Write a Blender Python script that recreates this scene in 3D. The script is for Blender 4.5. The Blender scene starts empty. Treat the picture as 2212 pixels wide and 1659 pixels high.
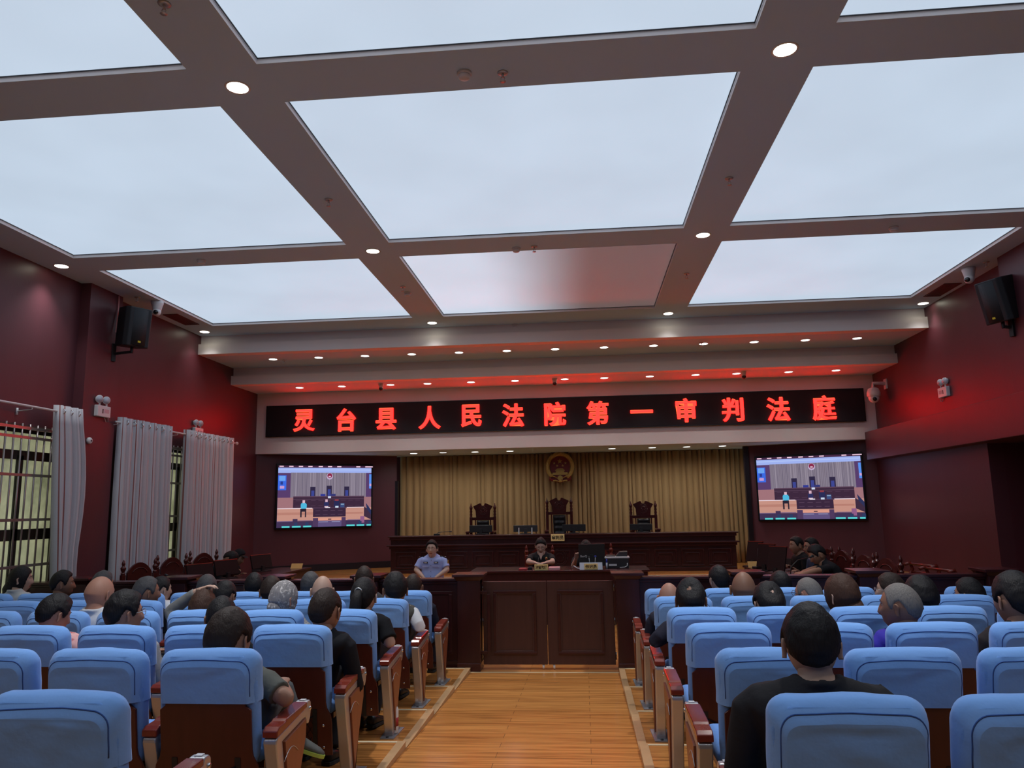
import bpy, bmesh, math, random
from mathutils import Vector, Matrix, noise
random.seed(7)
SC = bpy.context.scene
COL = SC.collection
R = math.radians
PI = math.pi
GZ = 1.751                      # eye height above the flat front floor

# ---------------------------------------------------------------- camera, world, light level
yaw, pit, rol, FPX = -0.0897874, 0.1607729, -0.0175792, 1637.18
fw = Vector((math.sin(yaw)*math.cos(pit), math.cos(yaw)*math.cos(pit), math.sin(pit)))
r0 = Vector((math.cos(yaw), -math.sin(yaw), 0)); u0 = r0.cross(fw)
rt = math.cos(rol)*r0 + math.sin(rol)*u0
up = -math.sin(rol)*r0 + math.cos(rol)*u0
cd = bpy.data.cameras.new('camera'); cam = bpy.data.objects.new('camera', cd); COL.objects.link(cam)
M = Matrix((rt, up, -fw)).transposed().to_4x4(); M.translation = Vector((0, 0, GZ)); cam.matrix_world = M
cd.sensor_width = 36; cd.sensor_fit = 'HORIZONTAL'; cd.lens = FPX/2212*36; cd.clip_start = .05; cd.clip_end = 200
SC.camera = cam
W = bpy.data.worlds.new('world'); SC.world = W; W.use_nodes = True
W.node_tree.nodes['Background'].inputs[0].default_value = (.75, .9, .8, 1)
W.node_tree.nodes['Background'].inputs[1].default_value = .9
SC.view_settings.view_transform = 'Standard'; SC.view_settings.look = 'None'
SC.view_settings.exposure = 0.0; SC.view_settings.gamma = 1; SC.view_settings.use_curve_mapping = False
SC.cycles.use_denoising = True; SC.cycles.max_bounces = 8; SC.cycles.diffuse_bounces = 5
SC.cycles.sample_clamp_indirect = 4; SC.cycles.caustics_reflective = False; SC.cycles.caustics_refractive = False
PANEL_E = (.50, .62, .75)      # radiance of the luminous ceiling membranes
SPOT_W = 200.0                   # watts of one ceiling downlight
LED_E = 18.0                     # radiance of the red sign letters

def px(x, y, Y=None, X=None, Z=None):
    """point on the sight line of photograph pixel (x, y) at a given depth, side or height"""
    d = fw + rt*((x-1106)/FPX) - up*((y-829.5)/FPX)
    k = Y/d.y if Y is not None else (X/d.x if X is not None else (Z-GZ)/d.z)
    p = d*k; p.z += GZ; return p

# ---------------------------------------------------------------- materials
def s2l(c): return tuple((v/255/12.92 if v/255 <= .04045 else ((v/255+.055)/1.055)**2.4) for v in c)
MATS = {}
def mat(name, col, rough=.5, spec=.5, metal=0, bump=None, var=None, emis=None, coat=0, sheen=0, trans=0, alpha=1):
    """col linear; bump=(scale, strength[, stretch xyz]); var=(scale, amount) procedural colour variation"""
    m = bpy.data.materials.new(name); m.use_nodes = True; MATS[name] = m
    nt = m.node_tree; b = nt.nodes['Principled BSDF']; N = nt.nodes.new; L = nt.links.new
    b.inputs['Base Color'].default_value = (*col, 1); b.inputs['Roughness'].default_value = rough
    b.inputs['Specular IOR Level'].default_value = spec; b.inputs['Metallic'].default_value = metal
    b.inputs['Coat Weight'].default_value = coat; b.inputs['Coat Roughness'].default_value = .12
    b.inputs['Sheen Weight'].default_value = sheen; b.inputs['Alpha'].default_value = alpha
    b.inputs['Transmission Weight'].default_value = trans
    if emis: b.inputs['Emission Color'].default_value = (*emis[0], 1); b.inputs['Emission Strength'].default_value = emis[1]
    tc = N('ShaderNodeTexCoord')
    def nz(scale, stretch, detail=3):
        mp = N('ShaderNodeMapping'); mp.inputs['Scale'].default_value = stretch; L(tc.outputs['Object'], mp.inputs[0])
        n = N('ShaderNodeTexNoise'); n.inputs['Scale'].default_value = scale; n.inputs['Detail'].default_value = detail
        L(mp.outputs[0], n.inputs[0]); return n
    if var:
        n = nz(var[0], var[2] if len(var) > 2 else (1, 1, 1))
        mx = N('ShaderNodeMix'); mx.data_type = 'RGBA'
        mx.inputs[6].default_value = (*[c*(1-var[1]) for c in col], 1); mx.inputs[7].default_value = (*[min(1, c*(1+var[1])) for c in col], 1)
        L(n.outputs[0], mx.inputs[0]); L(mx.outputs[2], b.inputs['Base Color'])
    if bump:
        n = nz(bump[0], bump[2] if len(bump) > 2 else (1, 1, 1), 4)
        bp = N('ShaderNodeBump'); bp.inputs['Strength'].default_value = bump[1]; bp.inputs['Distance'].default_value = .02
        L(n.outputs[0], bp.inputs['Height']); L(bp.outputs[0], b.inputs['Normal'])
    return m
def nodes(m): return m.node_tree, m.node_tree.nodes['Principled BSDF'], m.node_tree.nodes.new, m.node_tree.links.new

def wall_mat(name, col, groove_axis, pitch=.034):
    """dark red veneered acoustic boards: fine vertical grooves cut along one axis"""
    m = mat(name, col, .42, .45, var=(3, .12, (1, 1, .15)))
    nt, b, N, L = nodes(m)
    tc = N('ShaderNodeTexCoord'); sp = N('ShaderNodeSeparateXYZ'); L(tc.outputs['Object'], sp.inputs[0])
    mu = N('ShaderNodeMath'); mu.operation = 'MULTIPLY'; mu.inputs[1].default_value = 1/pitch; L(sp.outputs[groove_axis], mu.inputs[0])
    fr = N('ShaderNodeMath'); fr.operation = 'FRACT'; L(mu.outputs[0], fr.inputs[0])
    gt = N('ShaderNodeMath'); gt.operation = 'GREATER_THAN'; gt.inputs[1].default_value = .12; L(fr.outputs[0], gt.inputs[0])
    bp = N('ShaderNodeBump'); bp.inputs['Strength'].default_value = .25; bp.inputs['Distance'].default_value = .004
    L(gt.outputs[0], bp.inputs['Height']); L(bp.outputs[0], b.inputs['Normal'])
    return m
def plank_mat(name, c1, c2, c3, rough, wdt=.125, lng=1.25):
    """laminate boards laid across the hall, grain along X"""
    m = mat(name, c1, rough, .5); nt, b, N, L = nodes(m)
    tc = N('ShaderNodeTexCoord')
    br = N('ShaderNodeTexBrick'); br.inputs['Scale'].default_value = 1; br.inputs['Mortar Size'].default_value = .0012
    br.inputs['Brick Width'].default_value = lng; br.inputs['Row Height'].default_value = wdt; br.inputs['Bias'].default_value = 0
    br.inputs['Color1'].default_value = (*c1, 1); br.inputs['Color2'].default_value = (*c2, 1); br.inputs['Mortar'].default_value = (*c3, 1)
    L(tc.outputs['Object'], br.inputs[0])
    mp = N('ShaderNodeMapping'); mp.inputs['Scale'].default_value = (1.1, 22, 22); L(tc.outputs['Object'], mp.inputs[0])
    n = N('ShaderNodeTexNoise'); n.inputs['Scale'].default_value = 1.6; n.inputs['Detail'].default_value = 5; n.inputs['Distortion'].default_value = .6
    L(mp.outputs[0], n.inputs[0])
    rp = N('ShaderNodeValToRGB'); rp.color_ramp.elements[0].position = .36; rp.color_ramp.elements[1].position = .62
    rp.color_ramp.elements[0].color = (.60, .55, .50, 1); rp.color_ramp.elements[1].color = (1.12, 1.1, 1.08, 1); L(n.outputs[0], rp.inputs[0])
    mx = N('ShaderNodeMix'); mx.data_type = 'RGBA'; mx.blend_type = 'MULTIPLY'; mx.inputs[0].default_value = .9
    L(br.outputs[0], mx.inputs[6]); L(rp.outputs[0], mx.inputs[7]); L(mx.outputs[2], b.inputs['Base Color'])
    return m

wall_y = wall_mat('dark red wall boards', (.112, .034, .045), 1)
wall_x = wall_mat('dark red end wall boards', (.105, .028, .039), 0)
white_paint = mat('white paint', (.86, .81, .80), .7, .3, var=(2, .02))
ceil_paint = mat('ceiling paint', (.58, .81, .98), .75, .2)
floor_m = plank_mat('orange laminate', (.62, .27, .075), (.52, .21, .055), (.10, .03, .008), .22)
plat_m = plank_mat('orange platform laminate', (.58, .25, .07), (.48, .19, .05), (.10, .03, .008), .2)
tan_trim = mat('tan edge trim', (.50, .30, .15), .4, .4, var=(20, .15))
cream_trim = mat('cream nosing', (.72, .60, .40), .35, .5)
dark_wood = mat('dark rosewood lacquer', (.050, .013, .015), .25, .5, var=(6, .3, (.4, 4, 4)))
dark_wood_v = mat('dark rosewood upright', (.046, .012, .013), .28, .5, var=(6, .3, (4, 4, .4)))
gate_wood = mat('brown gate veneer', (.082, .036, .031), .38, .4, var=(8, .2, (4, 4, .3)))
seat_wood = mat('red brown seat ply', (.085, .018, .012), .3, .5, var=(5, .3, (5, 5, .5)))
arm_wood = mat('glossy red armrest wood', (.21, .035, .022), .16, .6, var=(8, .2, (6, .5, 6)))
panel_wood = mat('orange brown end panel', (.24, .072, .034), .35, .45, var=(5, .22, (5, 5, .3)))
chair_wood = mat('carved mahogany', (.075, .013, .011), .22, .55, var=(14, .3))
blue_cover = mat('light blue cover cloth', (.215, .44, .90), .85, .2, bump=(9, .35), var=(2.5, .06), sheen=.25)
blue_seat = mat('blue upholstery', (.17, .36, .80), .9, .15, bump=(60, .15), sheen=.2)
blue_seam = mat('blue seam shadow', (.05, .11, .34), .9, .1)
silver = mat('brushed silver alloy', (.56, .56, .57), .34, .5, metal=.75, bump=(220, .04))
silver_foot = mat('grey foot casting', (.36, .36, .39), .4, .5, metal=.6)
chrome = mat('chrome', (.75, .75, .76), .15, .5, metal=1)
black_plastic = mat('black plastic', (.012, .012, .014), .42, .5)
black_cloth = mat('black mesh net', (.006, .006, .007), .7, .2)
dark_grey = mat('dark grey plastic', (.03, .03, .035), .4, .5)
white_plastic = mat('white plastic', (.74, .73, .74), .35, .5)
black_leather = mat('black leather', (.014, .013, .015), .32, .5, bump=(90, .12))
speaker_m = mat('speaker cabinet', (.016, .019, .024), .55, .4, bump=(160, .1))
grille_m = mat('speaker grille', (.02, .024, .03), .6, .4, bump=(300, .4))
lens_m = mat('dark lens', (.01, .01, .012), .08, .6)
gold = mat('gilt gold', (.58, .37, .10), .32, .5, metal=.35)
emblem_red = mat('emblem red lacquer', (.20, .012, .012), .3, .5)
plaque = mat('brass yellow plaque', (.88, .72, .32), .4, .4)
plaque_ink = mat('plaque black ink', (.02, .016, .012), .6, .3)
paper = mat('white paper', (.82, .82, .84), .8, .2)
pink_paper = mat('pink paper', (.80, .42, .45), .8, .2)
red_folder = mat('red folder', (.38, .03, .04), .5, .4)
tan_box = mat('tan card', (.60, .34, .11), .6, .3)
yellow_m = mat('yellow plastic', (.75, .60, .05), .5, .3)
blue_pen = mat('blue pen plastic', (.03, .05, .5), .4, .5)
acrylic = mat('grey acrylic holder', (.55, .6, .7), .15, .5)
base_dark = mat('blackish skirting', (.014, .010, .016), .35, .5)
vent_m = mat('brown vent metal', (.13, .05, .05), .5, .3)
steel_bar = mat('window bar steel', (.30, .26, .26), .3, .5, metal=.6)
win_frame = mat('black window aluminium', (.018, .016, .017), .4, .5)
lamp_m = mat('downlight diffuser', (.9, .9, .85), .4, .3, emis=((1, .97, .78), 9))
lamp_cool = mat('cool downlight diffuser', (.9, .9, .9), .4, .3, emis=((.93, 1, .95), 6))
led_red = mat('red LED letters', (.05, 0, 0), .5, .2, emis=((1, .0045, .0035), LED_E))
led_edge = mat('orange LED edge', (.05, .01, 0), .5, .2, emis=((1, .06, .02), 3.2))
led_black = mat('black LED board', (.016, .013, .018), .6, .3, bump=(500, .2))
screen_frame = mat('black screen bezel', (.006, .006, .007), .25, .5)

# ---------------------------------------------------------------- mesh helpers
class MB:
    """collects shapes; build() links them as one mesh object"""
    def __init__(s): s.v = []; s.f = []; s.mi = []; s.mats = []; s.sm = []
    def slot(s, m):
        if m not in s.mats: s.mats.append(m)
        return s.mats.index(m)
    def add(s, vs, fs, m, smooth=False, X=None):
        o = len(s.v); k = s.slot(m)
        s.v += [tuple(X @ Vector(v)) if X else tuple(v) for v in vs]
        s.f += [tuple(i+o for i in f) for f in fs]; s.mi += [k]*len(fs); s.sm += [smooth]*len(fs); return s
    def box(s, x0, x1, y0, y1, z0, z1, m, X=None):
        v = [(x, y, z) for z in (z0, z1) for y in (y0, y1) for x in (x0, x1)]
        return s.add(v, [(0, 2, 3, 1), (4, 5, 7, 6), (0, 1, 5, 4), (2, 6, 7, 3), (0, 4, 6, 2), (1, 3, 7, 5)], m, False, X)
    def quad(s, a, b, c, d, m): return s.add([a, b, c, d], [(0, 1, 2, 3)], m)
    def prism(s, pts, d, m, X=None, smooth=False):
        """closed outline pts (list of 3D) extruded by vector d"""
        n = len(pts); d = Vector(d)
        v = [tuple(p) for p in pts] + [tuple(Vector(p)+d) for p in pts]
        f = [tuple(range(n-1, -1, -1)), tuple(range(n, 2*n))] + [(i, (i+1) % n, n+(i+1) % n, n+i) for i in range(n)]
        return s.add(v, f, m, smooth, X)
    def loft(s, rings, m, caps=(True, True), closed=True, smooth=True, X=None):
        n = len(rings[0]); v = [p for r in rings for p in r]; f = []
        for j in range(len(rings)-1):
            for i in range(n if closed else n-1):
                a = j*n+i; b = j*n+(i+1) % n; f.append((a, b, b+n, a+n))
        if caps[0]: f.append(tuple(range(n-1, -1, -1)))
        if caps[1]: f.append(tuple(range((len(rings)-1)*n, len(rings)*n)))
        return s.add(v, f, m, smooth, X)
    def tube(s, path, rad, m, n=8, X=None, caps=True, flat=1.0, upv=None):
        """swept round section; rad one value or one per point"""
        P = [Vector(p) for p in path]; rr = rad if isinstance(rad, (list, tuple)) else [rad]*len(P)
        rings = []; prev = None
        for i, p in enumerate(P):
            t = (P[min(i+1, len(P)-1)] - P[max(i-1, 0)])
            t = t.normalized() if t.length > 1e-9 else Vector((0, 0, 1))
            a = prev if prev else (Vector(upv) if upv else (Vector((0, 0, 1)) if abs(t.z) < .9 else Vector((0, 1, 0))))
            a = (a - t*a.dot(t))
            a = a.normalized() if a.length > 1e-6 else t.orthogonal().normalized()
            prev = a; b = t.cross(a)
            rings.append([tuple(p + (a*math.cos(q)*flat + b*math.sin(q))*rr[i]) for q in (2*PI*k/n for k in range(n))])
        return s.loft(rings, m, (caps, caps), True, True, X)
    def lathe(s, prof, m, n=16, X=None):
        """prof: (radius, z) pairs around Z"""
        rings = [[(r*math.cos(2*PI*k/n), r*math.sin(2*PI*k/n), z) for k in range(n)] for r, z in prof]
        return s.loft(rings, m, (True, True), True, True, X)
    def ball(s, c, r, m, n=12, k=8, X=None):
        rx, ry, rz = r if isinstance(r, (tuple, list)) else (r, r, r)
        rings = []
        for j in range(k+1):
            a = -PI/2 + PI*j/k; q = max(math.cos(a), 1e-3)
            rings.append([(c[0]+rx*q*math.cos(2*PI*i/n), c[1]+ry*q*math.sin(2*PI*i/n), c[2]+rz*math.sin(a)) for i in range(n)])
        return s.loft(rings, m, (True, True), True, True, X)
    def mesh(s, name):
        me = bpy.data.meshes.new(name); me.from_pydata(s.v, [], s.f)
        for m in s.mats: me.materials.append(m)
        me.polygons.foreach_set('material_index', s.mi); me.polygons.foreach_set('use_smooth', s.sm); me.update()
        return me
    def build(s, name, parent=None, bevel=0, loc=None, rotz=0, sub=0, autos=True):
        o = bpy.data.objects.new(name, s.mesh(name)); COL.objects.link(o)
        if parent: o.parent = parent
        if loc is not None: o.location = loc
        if rotz: o.rotation_euler.z = rotz
        if bevel:
            b = o.modifiers.new('b', 'BEVEL'); b.width = bevel; b.segments = 2; b.limit_method = 'ANGLE'; b.angle_limit = R(40)
        if sub:
            q = o.modifiers.new('s', 'SUBSURF'); q.levels = sub; q.render_levels = sub
        return o
def tag(o, label, cat, group=None, kind=None):
    o['label'] = label; o['category'] = cat
    if group: o['group'] = group
    if kind: o['kind'] = kind
    return o
def thing(name, label, cat, loc=(0, 0, 0), rotz=0, group=None):
    o = bpy.data.objects.new(name, None); COL.objects.link(o); o.location = loc; o.rotation_euler = (0, 0, rotz)
    o.empty_display_size = .1
    return tag(o, label, cat, group)
def struct(o): o['kind'] = 'structure'; return o
def dup(root, loc, rotz=None, label=None, group=None):
    r = root.copy(); COL.objects.link(r); r.location = loc
    if rotz is not None: r.rotation_euler.z = rotz
    if label: r['label'] = label
    if group: r['group'] = group
    for ch in KIDS(root):
        c = ch.copy(); COL.objects.link(c); c.parent = r
        for g in KIDS(ch):
            d = g.copy(); COL.objects.link(d); d.parent = c
    return r
def KIDS(o): return list(o.children)
def rrect(w, h, rad, n=5):
    """rounded rectangle outline centred on 0 (2D)"""
    out = []
    for cx, cz, a0 in ((w/2-rad, h/2-rad, 0), (-w/2+rad, h/2-rad, 90), (-w/2+rad, -h/2+rad, 180), (w/2-rad, -h/2+rad, 270)):
        for k in range(n+1):
            a = R(a0+90*k/n); out.append((cx+rad*math.cos(a), cz+rad*math.sin(a)))
    return out
def T(x, y, z, rz=0, rx=0, ry=0):
    return Matrix.Translation((x, y, z)) @ Matrix.Rotation(rz, 4, 'Z') @ Matrix.Rotation(ry, 4, 'Y') @ Matrix.Rotation(rx, 4, 'X')
def text_mesh(s, size, depth, bold, m, edge=None):
    """glyph outlines as a mesh lying in XZ, centred"""
    c = bpy.data.curves.new('t', 'FONT'); c.body = s; c.size = size; c.extrude = depth; c.align_x = 'CENTER'; c.align_y = 'CENTER'; c.offset = bold
    o = bpy.data.objects.new('t', c); COL.objects.link(o); bpy.context.view_layer.update()
    dg = bpy.context.evaluated_depsgraph_get(); me = bpy.data.meshes.new_from_object(o.evaluated_get(dg))
    bpy.data.objects.remove(o)
    me.transform(Matrix.Rotation(PI/2, 4, 'X'))
    xs = [v.co.x for v in me.vertices]; zs = [v.co.z for v in me.vertices]
    cx, cz = (min(xs)+max(xs))/2, (min(zs)+max(zs))/2
    b = MB(); b.add([(v.co.x-cx, v.co.y, v.co.z-cz) for v in me.vertices], [tuple(p.vertices) for p in me.polygons], m)
    return b
# ---------------------------------------------------------------- the hall
XL, XR, YB, YF = -6.54, 5.54, -4.6, 16.75
ZC = 3.03+GZ; ZS1, ZS2, ZF = 2.69+GZ, 2.36+GZ, 1.14+GZ
YC, Y1, Y2 = 12.28, 13.55, 14.75        # end of ceiling, second drop, sign fascia
SL = .0416; ROW = 1.008; YN = 8.467     # ramp slope, row pitch, front edge of the front row's platform
XA, XB = -1.279, .335                   # aisle
struct(MB().box(XL-.3, 7.1, YN, YF+.3, -.12, 0, floor_m).build('floor_front'))
r = MB(); r.add([(XA, YN, 0), (XB, YN, 0), (XB, YB, SL*(YN-YB)), (XA, YB, SL*(YN-YB)), (XA, YN, -.12), (XB, YN, -.12), (XB, YB, -.12), (XA, YB, -.12)],
    [(0, 1, 2, 3), (7, 6, 5, 4), (0, 4, 5, 1), (2, 6, 7, 3), (1, 5, 6, 2), (3, 7, 4, 0)], floor_m)
struct(r.build('floor_aisle_ramp'))
def plat_z(i): return .042*(6-i)         # i = 0 rear row A ... 5 front row F
NROW = 6
for side, (x0, x1) in (('window_side', (XL-.2, XA)), ('far_side', (XB, 7.0))):
    b = MB(); t = MB(); c = MB()
    for i in range(-7, 6):
        y1 = YN-ROW*(5-i); y0 = y1-ROW; z = plat_z(i)
        b.box(x0, x1, y0, y1, -.1, z, plat_m)
        xe = XA if side[0] == 'w' else XB; s = 1 if side[0] == 'w' else -1
        c.box(x0, x1, y1-.022, y1+.004, z-.03, z+.004, cream_trim)
        # wedge board between level platform and sloping aisle, and its flat cap
        xa, xb = sorted((xe, xe+s*.012))
        t.box(xa, xb, y0, y1, z-.1, z+.003, tan_trim)
        xa, xb = sorted((xe-s*.045, xe+s*.014))
        t.box(xa, xb, y0, y1+.004, z, z+.006, tan_trim)
    struct(b.build('floor_platform_'+side)); struct(t.build('trim_platform_edge_'+side)); struct(c.build('trim_platform_nosing_'+side))
struct(MB().box(XA, XB, YN-.012, YN+.012, -.01, .004, cream_trim).build('trim_aisle_end'))
ZP = .531; YP = 13.7
struct(MB().box(XL, XR, YP, YF, 0, ZP, plat_m).build('floor_judges_platform'))
struct(MB().box(XL, XR, YP-.02, YP+.05, ZP-.04, ZP+.005, cream_trim).build('trim_judges_platform_edge'))

# ---- window wall
win = [(6.0, 9.18), (10.62, 13.25)]; ZW0, ZW1 = .80, 1.05+GZ
b = MB(); th = .25
ys = [YB, win[0][0], win[0][1], win[1][0], win[1][1], 15.2]
for a, c in ((ys[0], ys[1]), (ys[2], ys[3]), (ys[4], ys[5])): b.box(XL-th, XL, a, c, 0, ZC+.1, wall_y)
for a, c in win:
    b.box(XL-th, XL, a, c, 0, ZW0, wall_y); b.box(XL-th, XL, a, c, ZW1, ZC+.1, wall_y)
struct(b.build('wall_window_side'))
struct(MB().box(XL-.01, -6.40, 9.16, 9.86, 0, ZC, wall_y).build('wall_pilaster_window_side'))
# ---- opposite wall with its boxed bulkhead and the shaded recess under it
XO, YO = 6.9, 10.95     # dark side aisle under the bulkhead
b = MB(); b.box(XR, XR+.2, YB, 15.1, 2.5, ZC+.1, wall_y); b.box(XR, XR+.2, YO, 15.1, 0, 2.5, wall_y)
struct(b.build('wall_far_side'))
b = MB(); b.box(XO, XO+.2, YB, YO+.2, 0, 2.6, wall_y); b.box(XR+.2, XO, YO, YO+.2, 0, 2.6, wall_x); b.box(XR+.2, XO+.2, YB, YO+.2, 2.5, 2.7, wall_y); b.box(XR+.1, XO+.2, YB-.2, YB, 0, 2.6, wall_x)
struct(b.build('wall_side_aisle'))
struct(MB().box(5.36, XR+.01, YB, 9.83, 3.02, ZC, wall_y).build('wall_pilaster_far_side'))
struct(MB().box(5.30, XR+.01, YB, 14.74, 2.50, 3.02, wall_y).build('trim_bulkhead_far_side', bevel=.008))
struct(MB().box(XL-.2, XR+.2, YB-.2, YB, 0, ZC+.1, wall_x).build('wall_rear'))
# ---- walls behind the two wall screens (angled) and the wall behind the curtain
def slab(p, q, z0, z1, th, m, name):
    p = Vector((*p, 0)); q = Vector((*q, 0)); n = Vector((-(q-p).y, (q-p).x, 0)).normalized()*th
    b = MB(); b.prism([(p.x, p.y, z0), (q.x, q.y, z0), (q.x, q.y, z1), (p.x, p.y, z1)], n, m)
    return struct(b.build(name))
LA, LB_ = (-6.54, 14.80), (-4.02, 16.30)
RA_, RB_ = (3.36, 15.83), (5.54, 14.93)
slab(LA, LB_, 0, ZF+.02, .1, wall_x, 'wall_screen_window_side'); slab(RA_, RB_, 0, ZF+.02, .1, wall_x, 'wall_screen_far_side')
def off(p, q, d):
    v = Vector((q[0]-p[0], q[1]-p[1], 0)).normalized(); n = Vector((v.y, -v.x, 0))*d
    return (p[0]+n.x, p[1]+n.y), (q[0]+n.x, q[1]+n.y)
for nm, p, q in (('window_side', LA, LB_), ('far_side', RA_, RB_)):
    p2, q2 = off(p, q, .02); slab(p2, q2, ZP, ZP+.13, .019, base_dark, 'baseboard_screen_wall_'+nm)
struct(MB().box(LB_[0]-.06, LB_[0]+.03, 16.28, 16.36, ZP, 2.35, base_dark).build('trim_screen_wall_edge'))
struct(MB().box(RB_[0]-2.26, RB_[0]-2.17, 15.80, 15.90, ZP, ZF, base_dark).build('trim_screen_wall_end'))
struct(MB().box(XL, XR+.2, YF-.1, YF+.1, 0, ZF+.3, wall_x).build('wall_front'))

# ---- ceiling with recessed luminous panels
PXS = [(-1.976, -.871), (-.705, .400), (.566, 1.668)]
PYS = [(-1.86, -.84), (-.673, .346), (.51, 1.520), (1.684, 2.706), (2.870, 3.852)]
K = 3.03
PXS = [(a*K, b_*K) for a, b_ in PXS]; PYS = [(a*K, b_*K) for a, b_ in PYS]
PYS = [p for p in PYS if p[0] > YB+.2]
xs = sorted({XL, XR+.1, *[v for p in PXS for v in p]}); ys = sorted({YB, YC+.12, *[v for p in PYS for v in p]})
b = MB()
for i in range(len(xs)-1):
    for j in range(len(ys)-1):
        if (xs[i], xs[i+1]) in PXS and (ys[j], ys[j+1]) in PYS: continue
        b.quad((xs[i], ys[j], ZC), (xs[i], ys[j+1], ZC), (xs[i+1], ys[j+1], ZC), (xs[i+1], ys[j], ZC), ceil_paint)
H = .055
for x0, x1 in PXS:
    for y0, y1 in PYS:
        for p, q in (((x0, y0), (x1, y0)), ((x1, y0), (x1, y1)), ((x1, y1), (x0, y1)), ((x0, y1), (x0, y0))):
            b.quad((*p, ZC), (*q, ZC), (*q, ZC+H), (*p, ZC+H), white_paint)
b.quad((XL-.2, YB-.2, ZC+.3), (XR+.2, YB-.2, ZC+.3), (XR+.2, YC, ZC+.3), (XL-.2, YC, ZC+.3), ceil_paint)
struct(b.build('ceiling'))
b = MB()   # stepped bulkheads down to the sign fascia
def step(yy, zt, zb, ynext):
    b.box(XL, XR+.1, yy+.09, yy+.2, zt-.16, zt+.1, white_paint)
    b.box(XL, XR+.1, yy, yy+.2, zb, zt-.16, white_paint)
    b.box(XL, XR+.1, yy+.2, ynext, zb+.0005, zb+.05, ceil_paint)
step(YC, ZC, ZS1, Y1+.15); step(Y1, ZS1, ZS2, Y2+.1)
struct(b.build('ceiling_steps'))
struct(MB().box(XL, XR, Y2, Y2+.12, ZF, ZS2+.02, white_paint).build('wall_sign_fascia'))
struct(MB().box(XL, XR, Y2+.1, YF, ZF, ZF+.08, ceil_paint).build('ceiling_over_platform'))

# luminous membranes: one thing per bay
def panel_mat(dead=False):
    m = bpy.data.materials.new('luminous membrane'); m.use_nodes = True
    nt, b, N, L = nodes(m); b.inputs['Base Color'].default_value = (.75, .72, .74, 1) if dead else (.34, .31, .33, 1); b.inputs['Roughness'].default_value = .6
    tc = N('ShaderNodeTexCoord'); n = N('ShaderNodeTexNoise'); n.inputs['Scale'].default_value = .75; n.inputs['Detail'].default_value = 2
    L(tc.outputs['Object'], n.inputs[0])
    mr = N('ShaderNodeMapRange'); mr.inputs[3].default_value = .88; mr.inputs[4].default_value = 1.12; L(n.outputs[0], mr.inputs[0])
    b.inputs['Emission Color'].default_value = (*PANEL_E, 1)
    if dead:   # the lamps behind one half of this bay are out
        sp = N('ShaderNodeSeparateXYZ'); L(tc.outputs['Object'], sp.inputs[0])
        m2 = N('ShaderNodeMapRange'); m2.interpolation_type = 'SMOOTHSTEP'; m2.inputs[1].default_value = -.95; m2.inputs[2].default_value = .75
        m2.inputs[3].default_value = 1; m2.inputs[4].default_value = .09; L(sp.outputs[0], m2.inputs[0])
        mu = N('ShaderNodeMath'); mu.operation = 'MULTIPLY'; L(mr.outputs[0], mu.inputs[0]); L(m2.outputs[0], mu.inputs[1]); L(mu.outputs[0], b.inputs['Emission Strength'])
    else: L(mr.outputs[0], b.inputs['Emission Strength'])
    return m
pm, pmd = panel_mat(), panel_mat(True)
colw = ['beside the window wall', 'over the aisle', 'beside the wall without windows']
roww = ['above the rear seats', 'above the rear seats', 'above the camera', 'second from the sign', 'next to the stepped bulkhead']
roww = roww[-len(PYS):]
for i, (x0, x1) in enumerate(PXS):
    for j, (y0, y1) in enumerate(PYS):
        dead = i == 1 and j == len(PYS)-1
        cx, cy = (x0+x1)/2, (y0+y1)/2; w, h = (x1-x0)/2-.004, (y1-y0)/2-.004
        lab = 'luminous ceiling panel, half of it unlit, over the aisle next to the stepped bulkhead' if dead else \
            'glowing white ceiling panel %s, %s' % (colw[i], roww[j])
        t = thing('ceiling_light_panel', lab, 'ceiling light', (cx, cy, ZC+.04), group=None)
        MB().box(-w, w, -h, h, 0, .012, pmd if dead else pm).build('diffuser', t)
        f = MB()
        for a0, a1, b0, b1 in ((-w, w, h-.008, h), (-w, w, -h, -h+.008), (-w, -w+.008, -h, h), (w-.008, w, -h, h)): f.box(a0, a1, b0, b1, -.006, .0, dark_grey)
        f.build('frame', t)
# downlights
dl_n = 0
def downlight(x, y, z, rad, warm, watts, label, group, cone=100):
    t = thing('downlight', label, 'downlight', (x, y, z), group=group)
    MB().lathe([(rad, -.004), (rad, -.001)], lamp_m if warm else lamp_cool, 20).build('lamp', t)
    MB().lathe([(rad, -.003), (rad+.012, -.005), (rad+.016, -.001), (rad, 0)], white_paint, 20).build('rim', t)
    l = bpy.data.lights.new('downlight_beam', 'SPOT'); l.energy = watts; l.color = (1, .98, .96) if warm else (.95, 1, .97)
    l.spot_size = R(cone); l.spot_blend = 1; l.shadow_soft_size = rad*.9
    o = bpy.data.objects.new('downlight_beam', l); COL.objects.link(o); o.parent = t; o.location = (0, 0, -.02)
for yk, yl in ((1.607, 'crossing above the camera'), (2.79, 'crossing in mid hall'), (3.977, 'row before the bulkhead'), (.42, 'crossing behind the camera'), (-.76, 'crossing at the rear')):
    for xk, xl in ((-2.085, 'window wall edge'), (-.79, 'beam on the window side of the aisle'), (.482, 'beam on the far side of the aisle'), (1.78, 'far wall edge')):
        downlight(xk*K, yk*K, ZC, .075, True, SPOT_W*(.1 if yk > 3.9 else .3 if yk < 1 else .25 if abs(xk+.15) > 1.5 else 1.6), 'warm ceiling downlight, %s, %s' % (xl, yl), 'ceiling downlights')
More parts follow.
